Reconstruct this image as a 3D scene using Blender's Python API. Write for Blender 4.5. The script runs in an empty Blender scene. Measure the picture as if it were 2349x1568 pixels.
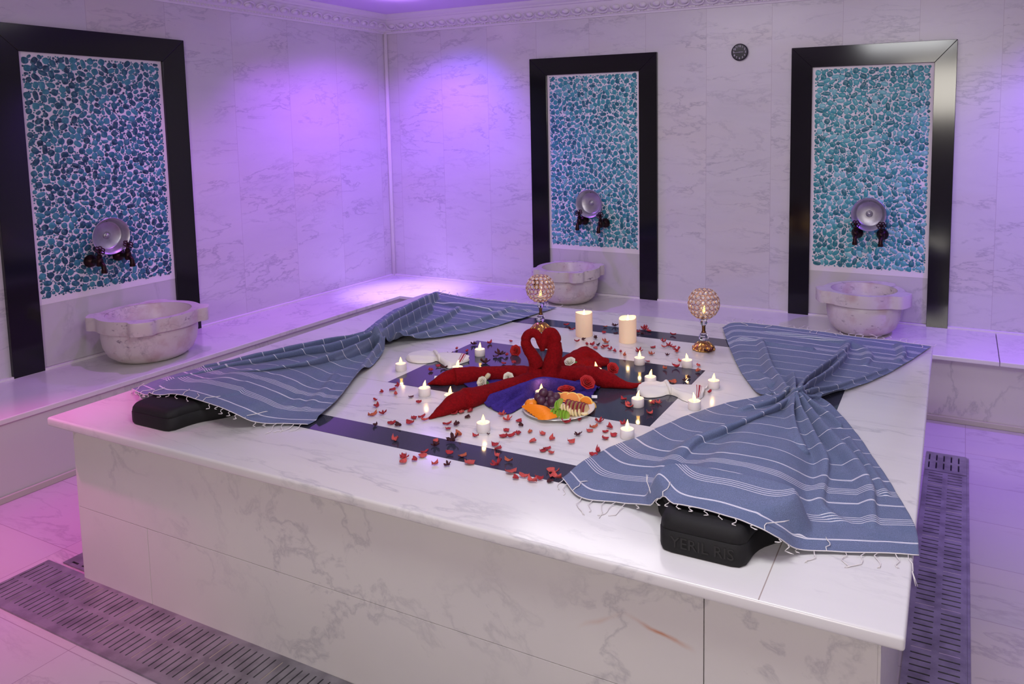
import bpy, bmesh, math, random
from mathutils import Vector, Matrix, noise
D = bpy.data; SC = bpy.context.scene; COL = SC.collection
PI = math.pi
# ---------------------------------------------------------------- camera
W, H = 2349, 1568
FPX, PPX, PPY = 1765.03, 155.91, -321.64
CAM = Vector((4.08383, -4.79882, 1.5449))
RT = Vector((0.89502066, 0.44584134, -0.01278773)); UP = Vector((-0.03314853, 0.09508171, 0.99491741))
FW = Vector((-0.44479119, 0.89004773, -0.09987908))
cd = D.cameras.new('camera'); cam = D.objects.new('camera', cd); COL.objects.link(cam)
cam.matrix_world = Matrix(((RT.x, UP.x, -FW.x, CAM.x), (RT.y, UP.y, -FW.y, CAM.y), (RT.z, UP.z, -FW.z, CAM.z), (0, 0, 0, 1)))
cd.sensor_width = 36; cd.lens = FPX / W * 36; cd.shift_x = -PPX / W; cd.shift_y = PPY / W
cd.clip_start = .05
SC.camera = cam
vs = SC.view_settings
SC.display_settings.display_device = 'sRGB'
vs.view_transform = 'Standard'; vs.look = 'None'; vs.gamma = 1; vs.use_curve_mapping = False
vs.exposure = -0.02
# ---------------------------------------------------------------- world and lights
wd = D.worlds.new('world'); SC.world = wd; wd.use_nodes = True
wd.node_tree.nodes['Background'].inputs[0].default_value = (.75, .68, .85, 1)
wd.node_tree.nodes['Background'].inputs[1].default_value = .3
CEIL = 2.395
def lamp(kind, name, loc, color, energy, target=None, size=.1, sizey=None, cone=None, blend=.5):
    l = D.lights.new(name, kind); l.color = color; l.energy = energy
    if kind == 'AREA':
        l.shape = 'RECTANGLE'; l.size = size; l.size_y = sizey or size
    else: l.shadow_soft_size = size
    if cone: l.spot_size = math.radians(cone); l.spot_blend = blend
    o = D.objects.new(name, l); COL.objects.link(o); o.location = loc
    if target is not None:
        o.rotation_euler = (Vector(target) - Vector(loc)).to_track_quat('-Z', 'Y').to_euler()
    return o
VIO, BLU = (.38, .09, 1), (.14, .08, 1)
lamp('AREA', 'front_wall_light', (3.9, -6.9, 1.95), (1, .94, .84), 46, (2.9, -2.2, .6), 1.2, .7)  # unseen soft source behind the camera, placed for frontal light on the platform
lamp('AREA', 'ceiling_area_light', (3.5, -3.7, 2.37), (.97, .98, 1), 36, (3.3, -3.0, 0), .9, .6)
lamp('AREA', 'ceiling_area_light', (2.5, -1.5, 2.37), (1, .96, .97), 15, (2.5, -1.0, 0), 1.0, .6)  # unseen area light added to brighten and even out the back wall
lamp('AREA', 'ceiling_area_light', (5.6, -3.0, 2.37), (.98, .95, 1), 14, (5.4, -2.8, 0), .6, .6)
lamp('SPOT', 'corner_spotlight', (.68, -.68, 2.35), VIO, 80, (.60, -.60, 0), .03, cone=136, blend=.8)
lamp('POINT', 'corner_ceiling_fill', (.68, -.68, 2.31), (.62, .35, 1), 1.3, size=.06)  # added point light below the fixture, brightens the ceiling around it
lamp('SPOT', 'corner_beam', (.68, -.68, 2.352), (.50, .36, 1), 420, (.50, -.44, 0), .03, cone=32, blend=1)
lamp('SPOT', 'back_wall_spotlight', (.95, -.62, 2.34), BLU, 44, (.62, -.02, 1.2), .03, cone=90, blend=1)
lamp('SPOT', 'left_wall_spotlight', (.62, -1.35, 2.34), (.36, .05, 1), 34, (.06, -.98, .85), .03, cone=84, blend=1)
lamp('SPOT', 'right_wall_spotlight', (4.85, -.60, 2.34), (.26, .07, 1), 125, (4.70, -.20, .4), .03, cone=110, blend=1)
lamp('SPOT', 'right_floor_spotlight', (4.85, -1.0, 2.34), VIO, 75, (4.50, -.95, 0), .03, cone=60, blend=1)
lamp('SPOT', 'left_floor_spotlight', (.62, -3.75, 2.34), (1, .10, .66), 165, (1.15, -3.3, .1), .03, cone=50, blend=1)
lamp('SPOT', 'left_bench_spotlight', (.62, -2.15, 2.34), (.62, .20, 1), 40, (.40, -1.95, .36), .03, cone=90, blend=1)

# ---------------------------------------------------------------- helpers
def ray(u, v): return FW + RT * ((u - W / 2 - PPX) / FPX) - UP * ((v - H / 2 - PPY) / FPX)
def on(u, v, axis, val):
    d = ray(u, v); return CAM + d * ((val - CAM[axis]) / d[axis])
S = .585; BZ = .3588
def G(u, v, h=0.): return on(u, v, 2, S + h)
def lin(h):
    h = h.lstrip('#'); c = [int(h[i:i + 2], 16) / 255 for i in (0, 2, 4)]
    return tuple([(x / 12.92 if x <= .04045 else ((x + .055) / 1.055) ** 2.4) for x in c]) + (1,)
ROT = .0112
def RP(x, y, z=0.):
    c, s = math.cos(ROT), math.sin(ROT); x -= 3.5; y += 3
    return Vector((c * x - s * y + 3.5, s * x + c * y - 3, z))
def link(name, me, mat=None, parent=None, smooth=False):
    o = D.objects.new(name, me); COL.objects.link(o)
    if mat is not None and not me.materials: me.materials.append(mat)
    if smooth: me.polygons.foreach_set('use_smooth', [True] * len(me.polygons))
    if parent is not None: o.parent = parent
    return o
def obj(name, verts, faces, mat=None, parent=None, smooth=False, uv=None):
    me = D.meshes.new(name); me.from_pydata([tuple(v) for v in verts], [], faces); me.update()
    if uv:
        l = me.uv_layers.new(name='UVMap')
        for lp in me.loops: l.data[lp.index].uv = uv[lp.vertex_index]
    return link(name, me, mat, parent, smooth)
def tag(o, label, cat, group=None, kind=None):
    if label: o['label'] = label
    if cat: o['category'] = cat
    if group: o['group'] = group
    if kind: o['kind'] = kind
    return o
def thing(name, label, cat, loc=(0, 0, 0), rz=0., group=None, kind=None):
    o = D.objects.new(name, None); COL.objects.link(o); o.location = loc; o.rotation_euler = (0, 0, rz)
    o.empty_display_size = .05
    return tag(o, label, cat, group, kind)
def dup(root, loc, rz, label, group=None, scale=None):
    r = root.copy(); COL.objects.link(r); r.location = loc; r.rotation_euler = (0, 0, rz)
    if scale: r.scale = scale
    r['label'] = label
    if group: r['group'] = group
    for ch in list(root.children):
        c = ch.copy(); COL.objects.link(c); c.parent = r
        for g in ch.children:
            d = g.copy(); COL.objects.link(d); d.parent = c
    return r
class MB:
    def __init__(s): s.v = []; s.f = []
    def add(s, v, f):
        n = len(s.v); s.v += [Vector(a) for a in v]; s.f += [tuple(i + n for i in q) for q in f]; return s
    def box(s, x0, x1, y0, y1, z0, z1, tf=None):
        v = [Vector((x, y, z)) for z in (z0, z1) for x, y in ((x0, y0), (x1, y0), (x1, y1), (x0, y1))]
        if tf: v = [tf(*a) for a in v]
        return s.add(v, [(3, 2, 1, 0), (4, 5, 6, 7), (0, 1, 5, 4), (1, 2, 6, 5), (2, 3, 7, 6), (3, 0, 4, 7)])
    def sweep(s, pts, rad, seg=10, flat=None, cap=True, up=Vector((0, 0, 1))):
        """tube along pts; rad number or list; flat = list of vertical squash factors"""
        pts = [Vector(p) for p in pts]; n = len(pts); rings = []
        for i, p in enumerate(pts):
            t = (pts[min(i + 1, n - 1)] - pts[max(i - 1, 0)]).normalized()
            a = t.cross(up)
            if a.length < 1e-4: a = t.cross(Vector((1, .2, 0)))
            a.normalize(); b = a.cross(t).normalized()
            r = rad[i] if isinstance(rad, (list, tuple)) else rad
            fl = flat[i] if isinstance(flat, (list, tuple)) else (flat or 1)
            rings.append([p + a * (r * math.cos(2 * PI * k / seg)) + b * (r * fl * math.sin(2 * PI * k / seg)) for k in range(seg)])
        v = [q for r_ in rings for q in r_]
        f = [(i * seg + k, i * seg + (k + 1) % seg, (i + 1) * seg + (k + 1) % seg, (i + 1) * seg + k) for i in range(n - 1) for k in range(seg)]
        if cap:
            f.append(tuple(range(seg - 1, -1, -1))); f.append(tuple((n - 1) * seg + k for k in range(seg)))
        return s.add(v, f)
    def lathe(s, prof, seg=32, c=(0, 0, 0), M=None, rf=None):
        v = []; n = len(prof); c = Vector(c)
        for i, (r, z) in enumerate(prof):
            for k in range(seg):
                a = 2 * PI * k / seg; q = r * (rf(a, i) if rf else 1)
                p = Vector((q * math.cos(a), q * math.sin(a), z))
                v.append((M @ p if M else p) + c)
        f = [(i * seg + k, i * seg + (k + 1) % seg, (i + 1) * seg + (k + 1) % seg, (i + 1) * seg + k) for i in range(n - 1) for k in range(seg)]
        if prof[0][0] > 1e-5: f.append(tuple(range(seg - 1, -1, -1)))
        if prof[-1][0] > 1e-5: f.append(tuple((n - 1) * seg + k for k in range(seg)))
        return s.add(v, f)
    def torus(s, c, R, r, M=None, seg=16, ss=6):
        v = []; c = Vector(c)
        for i in range(seg):
            a = 2 * PI * i / seg
            for k in range(ss):
                b = 2 * PI * k / ss; p = Vector(((R + r * math.cos(b)) * math.cos(a), (R + r * math.cos(b)) * math.sin(a), r * math.sin(b)))
                v.append((M @ p if M else p) + c)
        f = [(i * ss + k, ((i + 1) % seg) * ss + k, ((i + 1) % seg) * ss + (k + 1) % ss, i * ss + (k + 1) % ss) for i in range(seg) for k in range(ss)]
        return s.add(v, f)
    def sphere(s, c, r, seg=16, rings=10, M=None, sc=(1, 1, 1)):
        prof = [(max(1e-6, math.sin(PI * i / rings)) * r, -math.cos(PI * i / rings) * r) for i in range(rings + 1)]
        v = []; c = Vector(c)
        for R, z in prof:
            for k in range(seg):
                a = 2 * PI * k / seg; p = Vector((R * math.cos(a) * sc[0], R * math.sin(a) * sc[1], z * sc[2])); v.append((M @ p if M else p) + c)
        return s.add(v, [(i * seg + k, i * seg + (k + 1) % seg, (i + 1) * seg + (k + 1) % seg, (i + 1) * seg + k) for i in range(rings) for k in range(seg)])
    def build(s, name, mat, parent=None, smooth=False, bevel=0, bseg=2, weld=False, auto=None):
        me = D.meshes.new(name); me.from_pydata([tuple(a) for a in s.v], [], s.f); me.update()
        if bevel or weld:
            bm = bmesh.new(); bm.from_mesh(me)
            if weld: bmesh.ops.remove_doubles(bm, verts=bm.verts, dist=1e-5)
            if bevel: bmesh.ops.bevel(bm, geom=[e for e in bm.edges if len(e.link_faces) == 2 and e.calc_face_angle(0) > .5], offset=bevel, segments=bseg, profile=.5, affect='EDGES')
            bm.to_mesh(me); bm.free()
        o = link(name, me, mat, parent, smooth)
        if auto:
            me.polygons.foreach_set('use_smooth', [True] * len(me.polygons)); me.set_sharp_from_angle(angle=math.radians(auto))
        return o
def subsurf(o, n=1):
    m = o.modifiers.new('subdivision', 'SUBSURF'); m.levels = n; m.render_levels = n; return o
def catmull(P, n):
    """n+1 samples, even in chord length; P list of tuples (any length)"""
    P = [tuple(p) for p in P]; Q = [tuple(2 * a - b for a, b in zip(P[0], P[1]))] + P + [tuple(2 * a - b for a, b in zip(P[-1], P[-2]))]
    fine = []
    for i in range(1, len(Q) - 2):
        p0, p1, p2, p3 = Q[i - 1:i + 3]
        for k in range(16):
            t = k / 16
            fine.append(tuple(.5 * (2 * b + (c - a) * t + (2 * a - 5 * b + 4 * c - d) * t * t + (3 * b - a - 3 * c + d) * t ** 3) for a, b, c, d in zip(p0, p1, p2, p3)))
    fine.append(P[-1])
    L = [0]
    for a, b in zip(fine, fine[1:]): L.append(L[-1] + math.dist(a[:3], b[:3]))
    out = []; j = 0
    for i in range(n + 1):
        d = L[-1] * i / n
        while j < len(L) - 2 and L[j + 1] < d: j += 1
        t = (d - L[j]) / max(1e-9, L[j + 1] - L[j]); t = min(max(t, 0), 1)
        out.append(tuple(a + (b - a) * t for a, b in zip(fine[j], fine[j + 1])))
    return out
def mat_to(n):   # matrix whose local +Z is n
    return Vector(n).to_track_quat('Z', 'Y').to_matrix()

# ---------------------------------------------------------------- materials
def M(name, color, rough=.5, metal=0., spec=None, emit=None, es=0., coat=0., trans=0., ior=None, sss=0., sheen=0.):
    m = D.materials.new(name); m.use_nodes = True; b = m.node_tree.nodes['Principled BSDF']
    b.inputs['Base Color'].default_value = lin(color) if isinstance(color, str) else tuple(color) + (1,)
    b.inputs['Roughness'].default_value = rough; b.inputs['Metallic'].default_value = metal
    if spec is not None: b.inputs['Specular IOR Level'].default_value = spec
    if emit: b.inputs['Emission Color'].default_value = lin(emit); b.inputs['Emission Strength'].default_value = es
    b.inputs['Coat Weight'].default_value = coat; b.inputs['Transmission Weight'].default_value = trans
    if ior: b.inputs['IOR'].default_value = ior
    if sss: b.inputs['Subsurface Weight'].default_value = sss; b.inputs['Subsurface Radius'].default_value = (.02, .012, .008)
    if sheen: b.inputs['Sheen Weight'].default_value = sheen
    return m
class NT:
    def __init__(s, m): s.t = m.node_tree; s.b = s.t.nodes['Principled BSDF']
    def n(s, typ, **k):
        x = s.t.nodes.new('ShaderNode' + typ)
        for a, b in k.items(): setattr(x, a, b)
        return x
    def l(s, a, b): s.t.links.new(a, b)
    def math(s, op, a, b=None, c=None, clamp=False):
        x = s.n('Math', operation=op, use_clamp=clamp)
        for i, q in enumerate((a, b, c)):
            if q is None: continue
            if isinstance(q, (int, float)): x.inputs[i].default_value = q
            else: s.l(q, x.inputs[i])
        return x.outputs[0]
    def mix(s, f, a, b, blend='MIX'):
        x = s.n('Mix', data_type='RGBA', blend_type=blend)
        for i, q in ((0, f), (6, a), (7, b)):
            if isinstance(q, (int, float)): x.inputs[i].default_value = q
            elif isinstance(q, tuple): x.inputs[i].default_value = q
            else: s.l(q, x.inputs[i])
        return x.outputs[2]
    def ramp(s, f, stops, interp='LINEAR'):
        x = s.n('ValToRGB'); x.color_ramp.interpolation = interp; e = x.color_ramp.elements
        while len(e) < len(stops): e.new(.5)
        for q, (p, c) in zip(e, stops): q.position = p; q.color = c if len(c) == 4 else tuple(c) + (1,)
        s.l(f, x.inputs[0]); return x.outputs[0]
    def noise(s, vec, scale, detail=4, rough=.5, dist=0.):
        x = s.n('TexNoise'); x.inputs['Scale'].default_value = scale; x.inputs['Detail'].default_value = detail
        x.inputs['Roughness'].default_value = rough; x.inputs['Distortion'].default_value = dist
        s.l(vec, x.inputs['Vector']); return x.outputs['Fac'], x.outputs['Color']
    def mapping(s, vec, loc=(0, 0, 0), rot=(0, 0, 0), scale=(1, 1, 1)):
        x = s.n('Mapping'); x.inputs[1].default_value = loc; x.inputs[2].default_value = rot; x.inputs[3].default_value = scale
        s.l(vec, x.inputs[0]); return x.outputs[0]
    def bump(s, h, st=.3, dist=.01):
        x = s.n('Bump'); x.inputs['Strength'].default_value = st; x.inputs['Distance'].default_value = dist
        s.l(h, x.inputs['Height']); s.l(x.outputs[0], s.b.inputs['Normal'])
def joint(nt, coord, period, offset, width):
    """1 on the joint lines of a tiling along one coordinate"""
    a = nt.math('ADD', coord, -offset + 100 * period); a = nt.math('MODULO', a, period)
    b = nt.math('SUBTRACT', period, a); m = nt.math('MINIMUM', a, b)
    return nt.math('LESS_THAN', m, width), m
def marble(name, base='#dcd6d6', vein='#8d8894', warm='#cfc0ae', rough=.16, vscale=1.6, rot=(0, 0, 0), amount=.55, tiles=(), jcol='#b3a6ae', mottled=0., stretch=(1, 1, 1), grey='#b9b4bc'):
    m = M(name, base, rough); nt = NT(m)
    g = nt.n('NewGeometry'); pos = g.outputs['Position']
    # every slab shifts the pattern so veins break at the joints
    sep = nt.n('SeparateXYZ'); nt.l(pos, sep.inputs[0]); cell = None
    for ax, per, off in tiles:
        c = nt.math('FLOOR', nt.math('DIVIDE', nt.math('ADD', sep.outputs[ax], -off + 100 * per), per))
        c = nt.math('MULTIPLY', c, 3.17 + ax); cell = c if cell is None else nt.math('ADD', cell, c)
    if cell is not None:
        cb = nt.n('CombineXYZ'); nt.l(cell, cb.inputs[0]); nt.l(nt.math('MULTIPLY', cell, 1.7), cb.inputs[2])
        va = nt.n('VectorMath', operation='ADD'); nt.l(pos, va.inputs[0]); nt.l(cb.outputs[0], va.inputs[1]); pv = va.outputs[0]
    else: pv = pos
    mp = nt.mapping(pv, rot=rot, scale=stretch)
    warp_f, warp_c = nt.noise(mp, 1.3, 5, .55)
    vm = nt.n('VectorMath', operation='MULTIPLY_ADD'); nt.l(warp_c, vm.inputs[0]); vm.inputs[1].default_value = (.55, .55, .55); nt.l(mp, vm.inputs[2])
    v1, _ = nt.noise(vm.outputs[0], vscale * 1.9, 7, .62)
    r1 = nt.math('ABSOLUTE', nt.math('SUBTRACT', v1, .5))
    veins = nt.ramp(r1, [(0, (.8, .8, .8)), (.006, (.5, .5, .5)), (.03, (0, 0, 0))])
    gate, _ = nt.noise(mp, vscale * 1.1, 3)
    veins = nt.math('MULTIPLY', veins, nt.ramp(gate, [(.42, (0, 0, 0)), (.62, (1, 1, 1))]))
    v2, _ = nt.noise(vm.outputs[0], vscale * .8, 7, .62)
    cloud = nt.ramp(v2, [(.36, (0, 0, 0)), (.68, (1, 1, 1))])
    w_, _ = nt.noise(mp, vscale * .55, 3)
    col = nt.mix(nt.math('MULTIPLY', cloud, amount * .55), lin(base), lin(grey))
    col = nt.mix(nt.math('MULTIPLY', nt.ramp(w_, [(.5, (0, 0, 0)), (.75, (1, 1, 1))]), .3), col, lin(warm))
    col = nt.mix(nt.math('MULTIPLY', veins, amount), col, lin(vein))
    if mottled:
        sp, _ = nt.noise(nt.mapping(pos, scale=(1, 1, 1.8)), 22, 5, .6)
        pt, _ = nt.noise(pos, 5, 3)
        k = nt.math('MULTIPLY', nt.ramp(sp, [(.6, (0, 0, 0)), (.7, (1, 1, 1))]), nt.ramp(pt, [(.45, (0, 0, 0)), (.6, (1, 1, 1))]))
        col = nt.mix(nt.math('MULTIPLY', k, mottled), col, lin('#5c4a5e'))
        w2, _ = nt.noise(pos, 9, 4)
        col = nt.mix(nt.math('MULTIPLY', nt.ramp(w2, [(.52, (0, 0, 0)), (.7, (1, 1, 1))]), mottled * .7), col, lin('#b58e8c'))
    for ax, per, off in tiles:
        j, d = joint(nt, sep.outputs[ax], per, off, .0012)
        col = nt.mix(nt.math('MULTIPLY', j, .75), col, lin(jcol))
    nt.l(col, nt.b.inputs['Base Color'])
    fine, _ = nt.noise(pos, 60, 3); nt.bump(fine, .03, .002)
    return m
def rust_vein(m, a, b, amp=.5):
    nt = NT(m); g = nt.n('NewGeometry').outputs['Position']; sp = nt.n('SeparateXYZ'); nt.l(g, sp.inputs[0])
    w, _ = nt.noise(g, 5, 4); f, _ = nt.noise(g, 16, 3)
    dx, dz = b[0] - a[0], b[1] - a[1]; L = math.hypot(dx, dz); ux, uz = dx / L, dz / L
    al = nt.math('ADD', nt.math('MULTIPLY', sp.outputs[0], ux), nt.math('MULTIPLY_ADD', sp.outputs[2], uz, -a[0] * ux - a[1] * uz))
    ac = nt.math('ADD', nt.math('MULTIPLY', sp.outputs[0], -uz), nt.math('MULTIPLY_ADD', sp.outputs[2], ux, a[0] * uz - a[1] * ux))
    ac = nt.math('ABSOLUTE', nt.math('ADD', ac, nt.math('MULTIPLY_ADD', w, .06, -.03)))
    k = nt.math('SUBTRACT', 1., nt.math('DIVIDE', ac, .008), clamp=True)
    e = nt.math('MULTIPLY', nt.math('MULTIPLY', al, 12., clamp=True), nt.math('MULTIPLY', nt.math('SUBTRACT', L, al), 12., clamp=True))
    k = nt.math('MULTIPLY', nt.math('MULTIPLY', k, e), nt.math('MULTIPLY', f, amp * 1.6))
    old = nt.b.inputs['Base Color'].links[0].from_socket
    nt.l(nt.mix(k, old, lin('#c07a4a')), nt.b.inputs['Base Color'])
def noisy(m, scale=300, st=.25, dist=.002, col=None, amt=.3, colscale=60):
    nt = NT(m); tc = nt.n('TexCoord').outputs['Object']
    f, _ = nt.noise(tc, scale, 3); nt.bump(f, st, dist)
    if col:
        f2, _ = nt.noise(tc, colscale, 4); c = nt.mix(nt.math('MULTIPLY', nt.ramp(f2, [(.42, (0, 0, 0)), (.65, (1, 1, 1))]), amt), tuple(nt.b.inputs['Base Color'].default_value), lin(col))
        nt.l(c, nt.b.inputs['Base Color'])
    return m
WALL = marble('wall_marble', '#d2cdd0', '#7f7b8c', rough=.3, rot=(0, .45, 0), vscale=2.2, amount=.6, stretch=(.7, .7, 2.2), tiles=((0, .4135, .116),))
WALLL = marble('wall_marble_left', '#d2cdd0', '#7f7b8c', rough=.3, rot=(.45, 0, 0), vscale=2.2, amount=.6, stretch=(.7, .7, 2.2), tiles=((1, .442, -.099),))
SLABM = marble('platform_marble', '#dedcda', '#85848e', rough=.18, vscale=1.6, amount=.46, rot=(0, 0, .3), stretch=(.6, 2.4, 1))
SIDEM = marble('panel_marble', '#d8d4cc', '#85828b', rough=.3, vscale=1.5, amount=.46, rot=(0, .9, 0), warm='#d3bfa4')
a_, b_ = on(1430, 1400, 1, -3.29), on(1600, 1490, 1, -3.29); rust_vein(SIDEM, (a_.x, a_.z), (b_.x, b_.z), .9)
a_, b_ = on(1320, 1440, 1, -3.29), on(1440, 1400, 1, -3.29); rust_vein(SIDEM, (a_.x, a_.z), (b_.x, b_.z), .35)
BENCHM = marble('bench_marble', '#dcd7d8', '#918c98', rough=.14, vscale=1.5, amount=.5, rot=(0, 0, .2))
BFACEM = marble('bench_face_marble', '#c9c4c4', '#8a868e', rough=.3, vscale=1.6, amount=.6, rot=(0, .4, .3), stretch=(1, 1, .6))
FLOORM = marble('floor_marble', '#b9b0b4', '#8b8189', rough=.25, vscale=1.6, amount=.6, stretch=(.6, 1.6, 1), tiles=((1, .33, -.92), (0, .6, 4.135)), jcol='#8e7c86')
BASINM = marble('basin_marble', '#d6ccc6', '#7a6f7b', rough=.35, vscale=3, amount=.5, mottled=.8)
GROUT = M('white_grout', '#e6dee0', .6)
BLACK = M('black_stone', (.004, .004, .005), .12, spec=.5)
DARK = M('dark_granite', (.008, .008, .016), .10)
nt = NT(DARK); f_, _ = nt.noise(nt.n('TexCoord').outputs['Object'], 700, 2)
nt.l(nt.ramp(f_, [(.40, (.014, .015, .028)), (.75, (.10, .10, .15))]), nt.b.inputs['Base Color'])
STEEL = noisy(M('brushed_steel', '#a5a2a8', .42, .75), 120, .1, .001, '#5e5a62', .5, 14)
CORN = M('plaster_white', '#ddd6dc', .55); CEILM = M('ceiling_lilac', '#dac4f0', .6)  # ceiling base colour is an even lilac tint
BRONZE = noisy(M('dark_bronze', '#3a2524', .38, .85), 60, .3, .002, '#150c10', .6, 30)
TIN = noisy(M('hammered_tin', '#bdbbc2', .40, .9), 90, .12, .002, '#77737c', .4, 12)
GOLD = M('gilt_metal', '#d9a860', .22, 1.); GOLDW = M('gold_wire', '#c89a62', .25, 1.)
BRASSD = M('aged_brass', '#6e4f33', .35, 1.)
CRYS = M('crystal', '#ffffff', .02, trans=1., ior=1.5)
BEAD = M('clear_bead', '#f4e8e4', .08, trans=.55, ior=1.45)
WAXM = M('ivory_wax', '#efdcc0', .5, sss=.35, emit='#ffb070', es=.14)  # weak emission puts the candle glow into the wax itself
LEDW = M('white_plastic', '#e6dedd', .35, sss=.2)
FLAME = M('led_flame', '#ffd890', .5, emit='#ffc060', es=5.5)
FLAMETIP = M('led_flame_core', '#fff0c0', .5, emit='#ffe0a0', es=9)
FOAM = noisy(M('black_foam_rubber', (.008, .0075, .008), .7, spec=.35), 400, .35, .001)
def pebbles(name, tint, seed):
    m = M(name, '#2d7f93', .34); nt = NT(m); g = nt.n('NewGeometry')
    col = nt.ramp(g.outputs['Random Per Island'], tint)
    f, _ = nt.noise(nt.n('TexCoord').outputs['Object'], 70, 4)
    col = nt.mix(nt.math('MULTIPLY', nt.ramp(f, [(.4, (0, 0, 0)), (.7, (1, 1, 1))]), .35), col, lin('#6fb0b8'))
    nt.l(col, nt.b.inputs['Base Color']); nt.bump(f, .15, .002); return m
def pebble_field(w, h, seed, sheet=.305):
    """stones of mixed size packed by dart throwing; returns outlines in panel coordinates"""
    rr = random.Random(seed); cell = .02; gridd = {}; out = []
    def free(x, y, r):
        cx, cy = int(x / cell), int(y / cell)
        for a in range(cx - 2, cx + 3):
            for b in range(cy - 2, cy + 3):
                for X, Y, R_ in gridd.get((a, b), ()):
                    if (x - X) ** 2 + (y - Y) ** 2 < (r + R_ + .0009) ** 2: return False
        return True
    for r, n in ((.0150, 2500), (.0132, 2500), (.0115, 2600), (.0095, 2800), (.0075, 3500), (.0056, 4500), (.0042, 6000), (.0030, 7000)):
        for _ in range(n):
            x, y = rr.uniform(r, w - r), rr.uniform(r, h - r)
            sx, sy = x % sheet, y % sheet
            if min(sx, sheet - sx) < r * .85 or min(sy, sheet - sy) < r * .85: 
                if rr.random() < .8: continue
            if not free(x, y, r * .8): continue
            e = rr.choice((0, 0, .35, .6, .9)) if r > .007 else rr.choice((0, .3)); a = rr.uniform(0, PI); b = r * (1 - e * .28)
            circ = [(x + d * r * e * .75 * math.cos(a), y + d * r * e * .75 * math.sin(a), b) for d in ((-1, 0, 1) if e else (0,))]
            if any(not (q[2] < q[0] < w - q[2] and q[2] < q[1] < h - q[2]) or not free(*q) for q in circ): continue
            for q in circ: gridd.setdefault((int(q[0] / cell), int(q[1] / cell)), []).append(q)
            out.append((x, y, b + r * e * .75, b, a, rr.uniform(2.1, 3.1), rr.uniform(-.10, .10)))
    return out
PEBL = pebbles('pebble_mosaic_blue', [(0, lin('#0f2c44')), (.35, lin('#164c60')), (.65, lin('#216a78')), (1, lin('#3d8892'))], 1.3)
PEBM = pebbles('pebble_mosaic_teal', [(0, lin('#145a6a')), (.35, lin('#227a84')), (.7, lin('#369298')), (1, lin('#6cb0b4'))], 4.1)
PEBR = pebbles('pebble_mosaic_aqua', [(0, lin('#14606a')), (.35, lin('#2a8a90')), (.7, lin('#46a3a6')), (1, lin('#84c2c4'))], 7.7)

# ---------------------------------------------------------------- room shell
XR, YF = 7.0, -7.2
def struct(o): o['kind'] = 'structure'; return o
struct(MB().box(-.1, XR + .1, YF - .1, .1, -.1, 0).build('floor', FLOORM))
struct(MB().box(-.1, XR + .1, YF - .1, .1, CEIL, CEIL + .1).build('ceiling', CEILM))
struct(MB().box(-.1, 0, YF, 0, 0, CEIL).build('wall_left', WALLL))
struct(MB().box(-.1, XR, 0, .1, 0, CEIL).build('wall_back', WALL))
struct(MB().box(XR, XR + .1, YF, 0, 0, CEIL).build('wall_right', WALLL))
struct(MB().box(-.1, XR, YF - .1, YF, 0, CEIL).build('wall_front', WALL))
struct(MB().sweep([(.012, -.012, BZ), (.012, -.012, 2.27)], .016, 8).build('trim_1', GROUT, smooth=True))
# cornice: a moulded profile with a row of scrolled leaves
prof = [(0, 2.262), (.012, 2.262), (.014, 2.272), (.022, 2.276), (.024, 2.286), (.036, 2.294), (.052, 2.306), (.070, 2.330), (.078, 2.352), (.090, 2.357), (.092, 2.366), (.104, 2.372), (.116, 2.384), (.118, CEIL), (0, CEIL)]
def cornice(name, axis):
    mb = MB(); L = 6.9; n = len(prof)
    def P(s, d, z):
        return Vector((s, -d, z)) if axis == 0 else Vector((d, -s, z))
    v = [P(d, d, z) for d, z in prof] + [P(L, d, z) for d, z in prof]
    mb.add(v, [(i, i + 1, i + 1 + n, i + n) if axis == 0 else (i, i + n, i + 1 + n, i + 1) for i in range(n - 1)])
    s = .12
    while s < 5.0:      # egg-and-scroll relief on the slope, beads below it
        nrm = P(0, 1, 0) - P(0, 0, 0) + Vector((0, 0, -.75)); nrm.normalize(); tang = P(1, 0, 0) - P(0, 0, 0)
        upv = nrm.cross(tang).normalized(); Mx = Matrix((tang, upv, nrm)).transposed()
        c = P(s, .062, 2.312)
        mb.sphere(c, .026, 10, 6, Mx, (1.0, .72, .5))
        pts = [c + Mx @ Vector((.040 * math.cos(a) - .004, .028 * math.sin(a), .007)) for a in [2.6 + k * .55 for k in range(8)]]
        mb.sweep(pts, [.003, .005, .006, .006, .006, .005, .004, .002], 6)
        for q in range(4): mb.sphere(P(s - .036 + q * .0235, .024, 2.279), .0065, 6, 4)
        s += .094
    return struct(mb.build(name, CORN, auto=40))
cornice('trim_2', 0); cornice('trim_3', 1)
# caulk line where the walls meet the bench
struct(MB().box(0, 6.9, -.021, 0, BZ - .01, BZ + .010).box(0, .021, -5, 0, BZ - .01, BZ + .010).build('trim_4', GROUT))

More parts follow.
